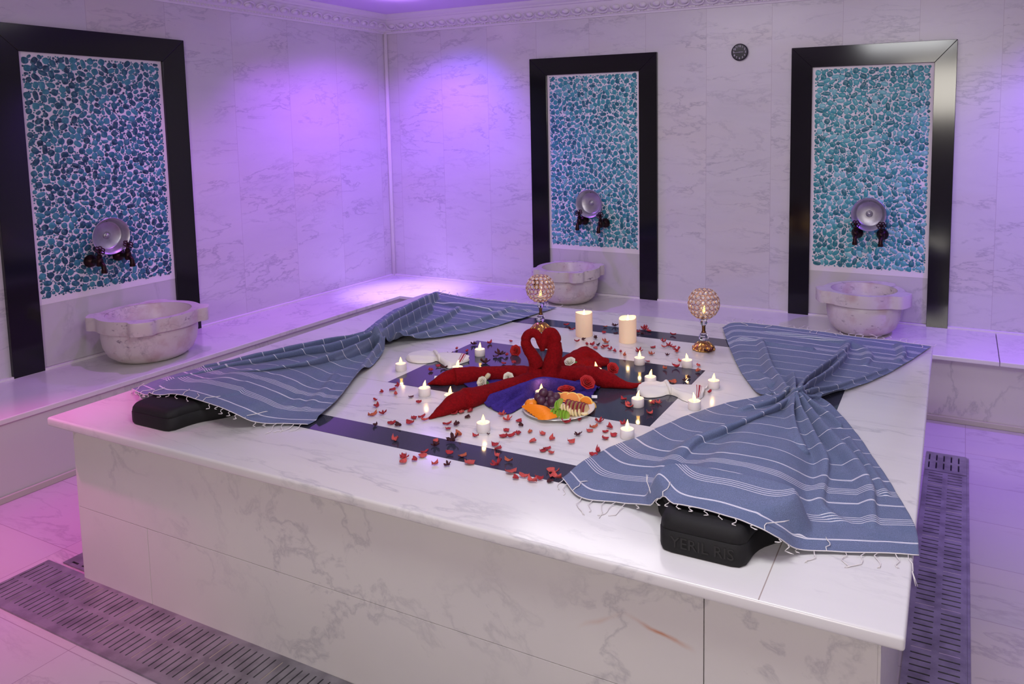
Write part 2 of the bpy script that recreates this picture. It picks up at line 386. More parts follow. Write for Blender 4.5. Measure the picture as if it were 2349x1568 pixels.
# ---------------------------------------------------------------- stone bench along both walls
bL, bB = .550, .592
t = thing('stone_bench', 'long white marble bench running along both tiled walls, lit violet in the corner', 'bench')
MB().box(.021, bL, -5.5, -bB, BZ - .024, BZ).build('seat_slab', BENCHM, t, bevel=.004)
MB().box(.021, 4.2735, -bB, -.021, BZ - .024, BZ).build('seat_slab', BENCHM, t, bevel=.004)
MB().box(4.276, 6.97, -bB, -.021, BZ - .024, BZ).build('seat_slab', BENCHM, t, bevel=.004)
MB().box(.022, bL - .018, -5.5, -.022, 0, BZ - .024).build('front_panel', BFACEM, t)
MB().box(.022, 6.97, -bB + .055, -.022, 0, BZ - .024).build('front_panel', BFACEM, t)
MB().box(bL - .018, bL - .004, -5.5, -bB, 0, .028).box(bL - .018, 6.97, -bB + .040, -bB + .055, 0, .028).build('skirting', M('skirting_stone', '#b9b2a8', .4), t, bevel=.003)

# ---------------------------------------------------------------- framed mosaic niches
def niche(name_label, axis, c0, c1, i0, i1, ztop, zin, zpeb, peb):
    """axis 0: on the left wall (coordinate = y); axis 1: on the back wall (coordinate = x)"""
    t = thing('framed_mosaic_niche', name_label, 'wall mosaic', group='pebble mosaics in black frames')
    def P(a, d, z): return Vector((d, a, z)) if axis == 0 else Vector((a, -d, z))
    def slab(poly, d0, d1, nm, mt, bev=0.):
        mb = MB(); n = len(poly)
        v = [P(a, d0, z) for a, z in poly] + [P(a, d1, z) for a, z in poly]
        f = [tuple(range(n)), tuple(range(2 * n - 1, n - 1, -1))] + [(i, i + n, (i + 1) % n + n, (i + 1) % n) for i in range(n)]
        mb.add(v, f); o = mb.build(nm, mt, t, bevel=bev)
        bm = bmesh.new(); bm.from_mesh(o.data); bmesh.ops.recalc_face_normals(bm, faces=bm.faces); bm.to_mesh(o.data); bm.free(); return o
    e = .0012
    slab([(c0, BZ), (i0, BZ), (i0, zin - e), (c0, ztop - e)], 0, .022, 'frame_side', BLACK, .0015)
    slab([(i1, BZ), (c1, BZ), (c1, ztop - e), (i1, zin - e)], 0, .022, 'frame_side', BLACK, .0015)
    slab([(c0, ztop), (i0, zin), (i1, zin), (c1, ztop)], 0, .022, 'frame_top', BLACK, .0015)
    slab([(i0, zpeb - .03), (i1, zpeb - .03), (i1, zin), (i0, zin)], 0, .006, 'grout_border', GROUT)
    mb = MB(); w0, h0 = i1 - i0 - .030, zin - .010 - zpeb; K = 14
    for x, y, a_, b_, an, ex, sk in pebble_field(w0, h0, int(c0 * 100) + 50):
        V = []
        for sc_, dz in ((1.14, .004), (1.10, .0068), (.95, .0080)):
            for k in range(K):
                q = 2 * PI * k / K; cx, sx = math.cos(q), math.sin(q)
                px = a_ * sc_ * math.copysign(abs(cx) ** (2 / ex), cx) * (1 + sk * sx); py = b_ * sc_ * math.copysign(abs(sx) ** (2 / ex), sx) * (1 - sk * cx)
                V.append(P(i0 + .015 + x + px * math.cos(an) - py * math.sin(an), dz, zpeb + y + px * math.sin(an) + py * math.cos(an)))
        F = [(r_ * K + k, r_ * K + (k + 1) % K, (r_ + 1) * K + (k + 1) % K, (r_ + 1) * K + k) for r_ in range(2) for k in range(K)] + [tuple(2 * K + k for k in range(K))]
        mb.add(V, F if axis == 1 else [f[::-1] for f in F])
    o = mb.build('pebble_mosaic', peb, t, smooth=True)
    o['kind'] = 'stuff'
    slab([(i0, BZ + .012), (i1, BZ + .012), (i1, zpeb - .03), (i0, zpeb - .03)], 0, .005, 'splash_panel', BFACEM)
    return t
niche('largest framed niche on the left wall, with the deepest blue pebbles', 0, -2.795, -1.772, -2.653, -1.912, 2.057, 1.928, .715, PEBL)
niche('middle framed niche of blue pebbles, next to the room corner on the back wall', 1, 1.310, 2.268, 1.444, 2.141, 2.008, 1.890, .694, PEBM)
niche('right framed niche of turquoise pebbles, beyond the clock on the back wall', 1, 3.134, 4.032, 3.257, 3.920, 1.985, 1.865, .668, PEBR)

# ---------------------------------------------------------------- marble basins
def basin(loc, R, hh, rz, label, lug_angles, lw=.085, lo=.05, dep=1.):
    t = thing('marble_basin', label, 'basin', loc, rz, 'marble basins on the bench')
    rim = hh * .72
    outer = [(R * .60, 0), (R * .72, .012), (R * .86, hh * .16), (R * .945, hh * .34), (R * .975, hh * .55), (R * .97, rim - .002)]
    inner = [(R * .86, hh), (R * .845, hh - .012), (R * .82, hh * .6), (R * .7, hh * .3), (R * .4, hh * .16), (0, hh * .13)]
    MB().lathe(outer + [(R * .90, rim + .01), (R * .86, hh - .004)] + inner[1:], 64).build('bowl', BASINM, t, auto=50)
    mb = MB(); seg = 128; ring = []
    for k in range(seg):
        a = 2 * PI * k / seg; ro = R * 1.045
        for la in lug_angles:
            da = (a - la + PI) % (2 * PI) - PI; x = da * R / (lw * .5)
            ro = max(ro, R * 1.045 + lo * (1 / (1 + abs(x) ** 9)))
        ring.append((a, ro))
    prof2 = [(0, rim), (.55, rim), (.985, rim), (1., rim + .006), (1., hh - .006), (.985, hh), (.5, hh), (0, hh - .001)]
    v = []
    for f_, z in prof2:
        for a, ro in ring:
            r = R * .865 + (ro - R * .865) * f_; v.append((r * math.cos(a), r * math.sin(a), z))
    n = len(prof2)
    mb.add(v, [(i * seg + k, i * seg + (k + 1) % seg, (i + 1) * seg + (k + 1) % seg, (i + 1) * seg + k) for i in range(n - 1) for k in range(seg)])
    mb.add(v[-seg:] + v[:seg], [(k, (k + 1) % seg, seg + (k + 1) % seg, seg + k) for k in range(seg)])
    mb.build('lugged_rim', BASINM, t, auto=45); return t
D2R = PI / 180
basin((.283, -2.268, BZ), .232, .243, 0, 'large blotched marble basin at the foot of the left wall niche', [-42 * D2R, 48 * D2R, 138 * D2R, -132 * D2R], .10, .042)
basin((1.722, -.262, BZ), .205, .235, 0, 'marble basin below the middle niche, behind a gold candle holder', [-48 * D2R, -138 * D2R, 42 * D2R, 132 * D2R], .075, .035)
basin((3.602, -.268, BZ), .205, .245, 0, 'speckled marble basin below the right niche, behind the far towel', [-22 * D2R, -158 * D2R, 68 * D2R], .13, .045)

# ---------------------------------------------------------------- metal bowls and taps
def bowl_mesh(t):
    prof = [(0, -.003), (.018, -.004), (.021, -.010)]
    pr = [(0., .011), (.008, .011), (.016, .007), (.020, .000), (.068, .0), (.074, .006), (.082, .030), (.0905, .043), (.096, .047), (.0975, .0455), (.0965, .044), (.088, .036), (.079, .020), (.070, -.003), (0., -.003)]
    return pr
def bowl(loc, n, label):
    t = thing('metal_bowl', label, 'bowl', loc, 0, 'tin bathing bowls')
    Mx = mat_to(n)
    MB().lathe(bowl_mesh(t), 56, M=Mx).build('dish', TIN, t, auto=50)
    MB().lathe([(0, .0165), (.006, .0160), (.011, .0135), (.0125, .0095), (.0125, .008)][::-1], 20, M=Mx).build('boss', TIN, t, smooth=True)
    return t
bowl((.048, -2.315, .995), (1, -.06, -.02), 'tin bowl resting above the two taps of the left wall niche')
bowl((1.797, -.048, 1.006), (.05, -1, -.02), 'tin bowl resting above the two taps of the middle niche')
bowl((3.600, -.048, 1.004), (.0, -1, .0), 'tin bowl resting above the two taps of the right niche')
def tap(loc, rz, label):
    """local -Y points into the room"""
    t = thing('wall_tap', label, 'tap', loc, rz, 'bronze wall taps')
    My = mat_to((0, -1, 0))
    MB().lathe([(.030, 0), (.034, .006), (.031, .018), (.022, .030), (.014, .036), (.012, .078)], 24, M=My).build('escutcheon', BRONZE, t, auto=40)
    mb = MB().lathe([(.012, -.022), (.016, -.018), (.0175, 0), (.016, .016), (.012, .020), (.0135, .024), (.0135, .034), (.008, .038), (.006, .056)], 16, (0, -.086, 0))
    mb.build('valve', BRONZE, t, auto=40)
    MB().sweep([(0, -.088, -.004), (0, -.100, -.006), (0, -.112, -.014), (0, -.118, -.026), (0, -.119, -.046)], [.012, .0115, .011, .0115, .012], 12).sweep([(0, -.119, -.040), (0, -.119, -.056)], .0145, 12).build('spout', BRONZE, t, auto=40)
    mb = MB(); Mt = mat_to((0, -.75, .6)); c = Vector((0, -.094, .062))
    for k in range(6):
        a = k * PI / 3; mb.torus(c + Mt @ Vector((.0165 * math.cos(a), .0165 * math.sin(a), 0)), .0082, .0032, Mt, 12, 6)
    mb.sphere(c + Mt @ Vector((0, 0, .003)), .0075, 10, 6).build('flower_handle', BRONZE, t, smooth=True)
    return t
tap((.012, -2.392, .868), PI / 2, 'bronze wall tap on the left of the left wall niche')
tap((.012, -2.240, .878), PI / 2, 'bronze wall tap on the right of the left wall niche')
tap((1.728, -.012, .880), 0, 'bronze wall tap on the left of the middle niche')
tap((1.888, -.012, .868), 0, 'bronze wall tap on the right of the middle niche')
tap((3.532, -.012, .885), 0, 'bronze wall tap on the left of the right niche')
tap((3.672, -.012, .882), 0, 'bronze wall tap on the right of the right niche')
# the hook each bowl leans on is hidden; a small peg carries it
for loc, ax in (((.0, -2.315, 1.070), 0), ((1.797, 0, 1.080), 1), ((3.600, 0, 1.080), 1)):
    mb = MB(); d = Vector((1, 0, 0)) if ax == 0 else Vector((0, -1, 0)); p = Vector(loc)
    where = {(.0): 'left wall'}.get(loc[0], 'middle' if loc[0] < 2 else 'right')
    tag(mb.sweep([p, p + d * .058, p + d * .066 + Vector((0, 0, .008))], .003, 8).build('wall_hook', BRONZE, smooth=True), 'small dark hook behind the tin bowl of the %s niche' % where, 'hook')

# ---------------------------------------------------------------- clock
t = thing('wall_clock', 'small round dark wall clock with pale numerals, high on the back wall', 'clock', (2.815, 0, 1.978))
My = mat_to((0, -1, 0))
MB().lathe([(.050, 0), (.0525, .004), (.0525, .016), (.0495, .019), (.047, .0165)], 48, M=My).build('case', M('clock_black', (.01, .007, .014), .25), t, auto=40)
MB().lathe([(.0475, .012), (.0475, .0145), (0, .0145)], 40, M=My).build('dial', M('clock_dial', (.010, .006, .018), .4, spec=.2), t, smooth=False)
PALE = M('pale_print', '#b9afc0', .4)
def text_mesh(body, size, depth, font_off=0.):
    cu = D.curves.new('text', 'FONT'); cu.body = body; cu.size = size; cu.extrude = depth; cu.align_x = 'CENTER'; cu.align_y = 'CENTER'; cu.resolution_u = 3; cu.offset = font_off
    o = D.objects.new('text', cu); COL.objects.link(o); bpy.context.view_layer.update()
    me = D.meshes.new_from_object(o.evaluated_get(bpy.context.evaluated_depsgraph_get())); D.objects.remove(o); D.curves.remove(cu)
    return me
for k in range(1, 13):
    me = text_mesh(str(k), .0165, .0004, .0003); a = PI / 2 - k * PI / 6
    o = link('numeral', me, PALE, t); me.materials.clear(); me.materials.append(PALE)
    o.location = (.0370 * math.cos(a), -.0172, .0370 * math.sin(a)); o.rotation_euler = (PI / 2, 0, 0)
for nm, a, L_, w in (('minute_hand', 184, .034, .0011), ('hour_hand', 2, .022, .0015)):
    a = math.radians(a); mb = MB().sweep([(-.006 * math.cos(a), -.0185, -.006 * math.sin(a)), (L_ * math.cos(a), -.0185, L_ * math.sin(a))], w, 6); mb.build(nm, PALE, t)
MB().lathe([(0, .0205), (.002, .020), (.0022, .017)][::-1], 12, M=My).build('pivot', PALE, t, smooth=True)

# ---------------------------------------------------------------- ceiling spotlight in view
t = thing('ceiling_spotlight', 'glowing recessed ceiling spotlight above the room corner', 'ceiling light', (.68, -.68, CEIL))
MB().lathe([(.032, -.001), (.033, -.006), (.042, -.006), (.045, -.001)], 32).build('trim_ring', M('spot_ring', '#efe6ea', .4), t, smooth=True)
MB().lathe([(.0, -.0035), (.032, -.0035), (.032, -.001)], 32).build('lens', M('spot_lens', '#ffffff', .4, emit='#ffd8f2', es=8), t)

# ---------------------------------------------------------------- central platform
PX0, PX1, PY0, PY1 = 1.338, 4.012, -3.336, -1.258
t = thing('marble_platform', 'big raised marble platform with black stone stripes in the middle of the room', 'stone platform')
top = MB().box(PX0, PX1, PY0, PY1, S - .030, S, RP).build('table_top', SLABM, t, bevel=.007, bseg=4, auto=50)
z1 = S - .030
def panel(x0, x1, y0, y1, z0, z1_): MB().box(x0, x1, y0, y1, z0, z1_, RP).build('side_panel', SIDEM, t, bevel=.0006)
FY = PY0 + .045
panel(1.405, 3.611, FY, FY + .02, .2655, z1); panel(3.613, 3.962, FY, FY + .02, .2655, z1)
panel(1.405, 1.757, FY, FY + .02, 0, .264); panel(1.759, 3.611, FY, FY + .02, 0, .264); panel(3.613, 3.962, FY, FY + .02, 0, .264)
panel(1.399, 1.405, FY + .001, PY1 - .04, 0, z1); panel(3.962, 3.968, FY + .001, PY1 - .04, 0, z1); panel(1.405, 3.962, PY1 - .06, PY1 - .04, 0, z1)
MB().box(1.42, 3.95, FY + .021, PY1 - .07, 0, z1 - .002, RP).build('core', M('mortar', '#8f7f78', .9), t)
inl = .0007
def stripe(x0, x1, y0, y1): MB().box(x0, x1, y0, y1, S - .002, S + inl, RP).build('black_stripe', DARK, top)
gx0, gx1, gy0, gy1, gw = 1.640, 3.741, -3.045, -1.516, .111
stripe(gx0, gx1, gy0, gy0 + gw); stripe(gx0, gx1, gy1 - gw, gy1); stripe(gx0, gx0 + gw, gy0 + gw, gy1 - gw); stripe(gx1 - gw, gx1, gy0 + gw, gy1 - gw)
MB().box(2.166, 3.221, -2.583, -1.973, S - .002, S + inl, RP).build('black_centre_panel', DARK, top)
w = .0012
JM = M('top_joint', '#a89a94', .7)
for a in ((3.738 - w, 3.738 + w, PY0 + .004, gy0), (3.221, gx1 - gw, -2.583 - w, -2.583), (3.221, gx1 - gw, -1.973, -1.973 + w), (gx0 + gw, 2.166, -2.583 - w, -2.583), (gx0 + gw, 2.166, -1.973, -1.973 + w)):
    MB().box(*a, S - .001, S + .0003, RP).build('joint_line', JM, top)
# ---------------------------------------------------------------- floor drain gratings
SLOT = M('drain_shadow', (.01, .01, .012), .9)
def grating(label, x0, x1, y0, y1, along, rows, pitch, slot, margin, gapw, rim=False):
    """rails run along the length, thin bars between the slots"""
    t = thing('drain_grating', label, 'floor grating', group='steel drain gratings')
    mb = MB(); z0, z1_ = .001, .006
    def bx(a0, a1, b0, b1, za=z0, zb=z1_):   # a = along, b = across
        if along == 0: mb.box(a0, a1, b0, b1, za, zb)
        else: mb.box(b0, b1, a0, a1, za, zb)
    A0, A1 = (x0, x1) if along == 0 else (y0, y1); B0, B1 = (y0, y1) if along == 0 else (x0, x1)
    bw = (B1 - B0 - 2 * margin - gapw * (rows - 1)) / rows; edges = []; b = B0 + margin
    bx(A0, A1, B0, b)
    for r in range(rows):
        n = int((A1 - A0 - .02) / pitch); a = A0; 
        for k in range(n + 1):
            s0 = A0 + .012 + k * pitch
            if s0 + slot > A1 - .008: break
            bx(a, s0, b, b + bw); a = s0 + slot
        bx(a, A1, b, b + bw); b += bw
        e = B1 if r == rows - 1 else b + gapw
        bx(A0, A1, b, e); b = e
    mb.build('grate', STEEL, t)
    mb = MB(); mb.box(x0 + .001, x1 - .001, y0 + .001, y1 - .001, .0003, .0009); mb.build('channel_shade', SLOT, t)  # thin dark sheet stands in for the shade below the slots
    mb = MB(); k = 0; a = A0 + .012 + pitch * 5
    STL = bpy.data.materials.get('weld_bar')
    while a < A1 - .02:
        mb = MB()
        if along == 0: mb.box(a + .0005, a + slot - .0005, B0 + margin, B1 - margin, .004, .0058)
        else: mb.box(B0 + margin, B1 - margin, a + .0005, a + slot - .0005, .004, .0058)
        mb.build('bright_cross_bar', STL, t); a += pitch * 8
    if rim:
        if along == 0: MB().box(x0, x1, y0 - .008, y0 - .0005, 0, .0065).build('rim', STEEL, t)
        else: MB().box(x1 + .0005, x1 + .009, y0, y1 + .2, 0, .0065).build('rim', STEEL, t)
    return t
M('weld_bar', '#d8d4c8', .3, 1.)
grating('long two-row steel grating in the floor along the front of the platform', 1.172, 3.955, -3.527, FY - .012, 0, 2, .0262, .0048, .022, .018, True)
grating('long steel grating sunk in the floor right of the platform', 3.973, 4.140, -3.535, -1.197, 1, 2, .0284, .0056, .018, .020, True)
grating('short steel grating with upright slots at the far right of the platform', 3.973, 4.140, -1.190, -.985, 0, 2, .0300, .0062, .026, .022)
grating('short steel grating beside the left end of the platform', 1.236, 1.388, -3.290, -2.6, 1, 2, .0520, .0080, .030, .022)
#PART2
# ---------------------------------------------------------------- soft goods
import numpy as np
RND = random.Random(7)
def VP(u, v, u0, v0, off=0.):
    """point seen at (u, v) on the upright plane through the platform point at (u0, v0); off moves it away from the room's front"""
    n = Vector((FW.x, FW.y, 0)).normalized(); p = G(u0, v0) + n * off; d = ray(u, v)
    return CAM + d * ((p - CAM).dot(n) / d.dot(n))
def coons(F, Wc, Lc, Rc, ns, nt_, conv=lambda c: G(*c)):
    """F(t) at s=0, Wc(t) at s=1, Lc(s) at t=0, Rc(s) at t=1 -> array [ns+1][nt+1][3]"""
    f = np.array(catmull([conv(c) for c in F], nt_)); w = np.array(catmull([conv(c) for c in Wc], nt_))
    l = np.array(catmull([conv(c) for c in Lc], ns)); r = np.array(catmull([conv(c) for c in Rc], ns))
    s = np.linspace(0, 1, ns + 1)[:, None, None]; t = np.linspace(0, 1, nt_ + 1)[None, :, None]
    P = (1 - t) * l[:, None] + t * r[:, None] + (1 - s) * f[None] + s * w[None]
    P -= (1 - s) * ((1 - t) * f[0] + t * f[-1]) + s * ((1 - t) * w[0] + t * w[-1])
    return P
RK = 1.
def ridge_field(XY, ridges):
    """power-sum of bell ridges along traced polylines; control points (u, v, height, width)"""
    acc = np.zeros(XY.shape[:-1])
    for R_ in ridges:
        C = []
        for u, v, a, w in R_:
            p = G(u, v, a); C.append((p.x, p.y, 0., a, w))
        C = np.array(catmull(C, 40)); C[:, 4] *= .86; P = C[:, :2]
        best = np.zeros(XY.shape[:-1])
        for i in range(len(P) - 1):
            a, b = P[i], P[i + 1]; ab = b - a; L2 = max(1e-9, ab @ ab)
            tt = np.clip(((XY - a) @ ab) / L2, 0, 1); q = XY - (a + tt[..., None] * ab)
            d2 = (q ** 2).sum(-1); wd = C[i, 4] + (C[i + 1, 4] - C[i, 4]) * tt; am = C[i, 3] + (C[i + 1, 3] - C[i, 3]) * tt
            best = np.maximum(best, am * np.exp(-(d2 / np.maximum(wd, 1e-3) ** 2) ** 1.5))
        acc += (best * RK) ** 3
    return acc ** (1 / 3)
def np_noise(x, y, k, seed):
    v = 0
    for i in range(5):
        r = random.Random(seed * 31 + i); a = r.uniform(0, 2 * PI); f = k * r.uniform(.6, 1.7); ph = r.uniform(0, 9)
        v = v + np.sin((x * math.cos(a) + y * math.sin(a)) * f + ph + 1.3 * np.sin((x * math.sin(a) - y * math.cos(a)) * f * .7 + ph))
    return v / 5
def grid_obj(name, P, mat, parent=None, U=None, thick=.0014, closed=False):
    n, m = P.shape[:2]; verts = P.reshape(-1, 3).tolist()
    faces = [(i * m + j, i * m + j + 1, (i + 1) * m + j + 1, (i + 1) * m + j) for i in range(n - 1) for j in range(m - 1)]
    o = obj(name, verts, faces, mat, parent, True, uv=[tuple(q) for q in U.reshape(-1, 2).tolist()] if U is not None else None)
    bm = bmesh.new(); bm.from_mesh(o.data)
    up = sum((f.normal.z for f in bm.faces), 0)
    if up < 0: bmesh.ops.reverse_faces(bm, faces=bm.faces)
    bm.to_mesh(o.data); bm.free()
    if thick:
        s = o.modifiers.new('cloth_thickness', 'SOLIDIFY'); s.thickness = thick; s.offset = -1
    return o
# --- neck rests (bath pillows)
PIL_W = [(-.002, .070), (.0, .082), (.006, .094), (.02, .100), (.06, .104), (.10, .116), (.135, .140), (.165, .160), (.20, .168), (.235, .162), (.255, .14), (.262, .10)]
def pil_outline(n=18):
    r = catmull([(w, y, 0) for y, w in PIL_W], n); return [(x, y) for x, y, _ in r] + [(-x, y) for x, y, _ in r[::-1]]
def bath_pillow(cx, cy, rz, h, label, text=None):
    t = thing('bath_pillow', label, 'bath pillow', (cx, cy, S), rz, 'black foam neck rests')
    O = pil_outline(); n = len(O); c = Vector((0, .13, 0)); v = []; f = []
    lay = [(0, .965), (.004, .99), (.012, 1.), (h * .60, 1.0), (h * .615, .985), (h * .63, .992), (h * .80, .975), (h * .92, .935), (h * .985, .87), (h, .78), (h * 1.0, .5), (h * .985, .2)]
    for z, k in lay: v += [Vector((x * k, c.y + (y - c.y) * k, z)) for x, y in O]
    for i in range(len(lay) - 1): f += [(i * n + j, i * n + (j + 1) % n, (i + 1) * n + (j + 1) % n, (i + 1) * n + j) for j in range(n)]
    f.append(tuple(range(n - 1, -1, -1))); f.append(tuple((len(lay) - 1) * n + j for j in range(n)))
    MB().add(v, f).build('pad', FOAM, t, auto=60)
    if text:
        me = text_mesh(text, .036, .0008, .0002); o = link('embossed_lettering', me, None, t); me.materials.clear(); me.materials.append(M('lettering_rubber', '#191716', .6)); o.location = (.004, -.0030, h * .33); o.rotation_euler = (PI / 2, 0, 0)  # lettering is slightly lighter than the foam pad
    return t
bath_pillow(3.592, -3.243, ROT, .086, 'black bath pillow with raised lettering under the near right towel', 'YERIL RIS')
bath_pillow(1.752, -3.272, ROT, .070, 'plain black bath pillow under the front end of the left towel')
def pil_lift(X, Y, cx, cy, rz, h):
    c, s = math.cos(-rz), math.sin(-rz); x = c * (X - cx) - s * (Y - cy); y = s * (X - cx) + c * (Y - cy)
    ys = [a for a, _ in PIL_W]; w = np.interp(y, ys, [b for _, b in PIL_W])
    d = np.minimum(w - np.abs(x), np.minimum(y + .0, .262 - y))     # inside > 0
    k = np.clip((d + .050) / .055, 0, 1); return (h + .004) * (k * k * (3 - 2 * k))
# --- striped cloth material
def stripe_cloth(name, base):
    m = M(name, base, .85, sheen=.08); nt = NT(m); uvn = nt.n('UVMap'); sp = nt.n('SeparateXYZ'); nt.l(uvn.outputs[0], sp.inputs[0])
    v = sp.outputs[1]; v = nt.math('MINIMUM', v, nt.math('SUBTRACT', 2., v))
    lines = []
    for c, w in ((.0475, .0011), (.0505, .0011), (.216, .0011), (.2195, .0011), (.3445, .0011), (.348, .0011)): lines.append((c, w))
    for c in (.139, .279): lines += [(c + k * .0085, .0010) for k in (-1.5, -.5, .5, 1.5)]
    lines += [(.432, .0012), (.52, .0011), (.607, .0012), (.69, .0011), (.778, .0012), (.87, .0011), (.95, .0011)]
    acc = None
    for c, w in lines:
        q = nt.math('SUBTRACT', 1., nt.math('DIVIDE', nt.math('ABSOLUTE', nt.math('SUBTRACT', v, c)), w * 1.25), clamp=True)
        q = nt.math('MULTIPLY', q, 2.4, clamp=True)
        acc = q if acc is None else nt.math('MAXIMUM', acc, q)
    tc = nt.n('TexCoord').outputs['Object']
    f1, _ = nt.noise(tc, 900, 2); f2, _ = nt.noise(tc, 14, 3)
    col = nt.mix(nt.ramp(f1, [(.45, (0, 0, 0)), (.62, (1, 1, 1))]), lin(base), lin('#7682a8'))
    col = nt.mix(nt.math('MULTIPLY', nt.ramp(f2, [(.45, (0, 0, 0)), (.7, (1, 1, 1))]), .35), col, lin('#4b5f80'))
    nt.l(nt.mix(acc, col, lin('#e4e2ea')), nt.b.inputs['Base Color'])
    nt.bump(f1, .25, .0006); return m
CLOTH = stripe_cloth('striped_cloth', '#59647f'); YARN = M('white_yarn', '#ded8d6', .8)
def bow_towel(label, front, back, waist, ridges, pils, seed, wrinkle=.0022, lean=(.50, -.50)):
    t = thing('striped_bath_towel', label, 'towel', group='blue striped towels tied like bows')
    ns, nt_ = 190, 230
    A = coons(front['F'], waist, front['L'], front['R'], ns, nt_); B = coons(back['F'], waist, back['L'], back['R'], ns, nt_)
    P = np.concatenate([A, B[::-1][1:]], 0)
    s = np.concatenate([np.linspace(0, 1, ns + 1), np.linspace(1, 2, ns + 1)[1:]])
    X, Y = P[..., 0], P[..., 1]; H = P[..., 2] - S
    r = 1.35 * ridge_field(P[..., :2], ridges)
    # radial gathers that fade towards the fringe
    T = np.linspace(0, 1, nt_ + 1)[None, :]; sv = (1 - np.abs(s - 1))[:, None]
    g = .5 + .5 * np.sin(T * 38 + 2.5 * np.sin(T * 9 + seed) + seed)
    gather = .022 * g * np.clip((sv - .55) / .45, 0, 1) ** 1.5
    wave = wrinkle * (1 + np_noise(X, Y, 26, seed)) + .0012 * np_noise(X, Y, 60, seed + 5)
    Z = (np.maximum(H, 0) ** 3 + r ** 3 + gather ** 3) ** (1 / 3) + wave
    for a in pils: Z = np.maximum(Z, pil_lift(X, Y, *a))
    # let neighbouring samples relax
    for _ in range(2):
        Z[1:-1, 1:-1] = .5 * Z[1:-1, 1:-1] + .125 * (Z[:-2, 1:-1] + Z[2:, 1:-1] + Z[1:-1, :-2] + Z[1:-1, 2:])
    k_ = np.maximum(0, r - .006); P[..., 0] += lean[0] * k_; P[..., 1] += lean[1] * k_
    P[..., 2] = S + .0032 + Z
    U = np.stack(np.broadcast_arrays(T * .9, s[:, None]), -1)
    o = grid_obj('cloth', P, CLOTH, t, U)
    rr = random.Random(seed)
    for row, sign in ((0, 1), (-1, -1)):
        E = P[row]; In = P[row + sign * 6]; mb = MB()
        mb.sweep([Vector(q) + Vector((0, 0, .0006)) for q in E[::2]], .0013, 5)
        j = 2
        while j < nt_ - 1:
            e = Vector(E[j]); out = (e - Vector(In[j])); out.z = 0; out.normalize(); side = Vector((-out.y, out.x, 0))
            L_ = rr.uniform(.04, .078); bend = rr.uniform(-.6, .6); back_ = rr.random() < .16
            if e.z > S + .014 and not back_: L_ = rr.uniform(.006, .016)
            pts = [e]; d = out * (-.9 if back_ else 1)
            for k in range(1, 6):
                q = e + d * (L_ * k / 5) + side * (bend * L_ * (k / 5) ** 2 + .006 * math.sin(k * 1.3 + j) + rr.uniform(-.002, .002))
                inside = abs(q.x - 2.68) < 1.335 and -3.330 < q.y < -1.262
                if back_:
                    jj = min(max(j, 0), nt_); q.z = e.z + .003
                    ii = sign * min(60, int(6 * (e - q).length / max(1e-4, (Vector(E[j]) - Vector(In[j])).length)))
                    q.z = P[row + ii][j][2] + .004
                elif inside: q.z = e.z - min(max(0, e.z - S - .0022), L_ * .85) * min(1, k / 3)
                else: q.z = e.z - .35 * L_ * (k / 5) ** 2 - .004 if row == 0 else max(S + .002, e.z)
                pts.append(q)
            mb.sweep(pts, [.0012, .0012, .0012, .0012, .0013, .0008], 5)
            if rr.random() < .5: mb.sweep([pts[-2], pts[-1] + side * .004], [.0010, .0006], 4)
            j += rr.choice((6, 7, 8, 9))
        mb.build('fringe', YARN, t, smooth=True)
    return t
W_ = .022
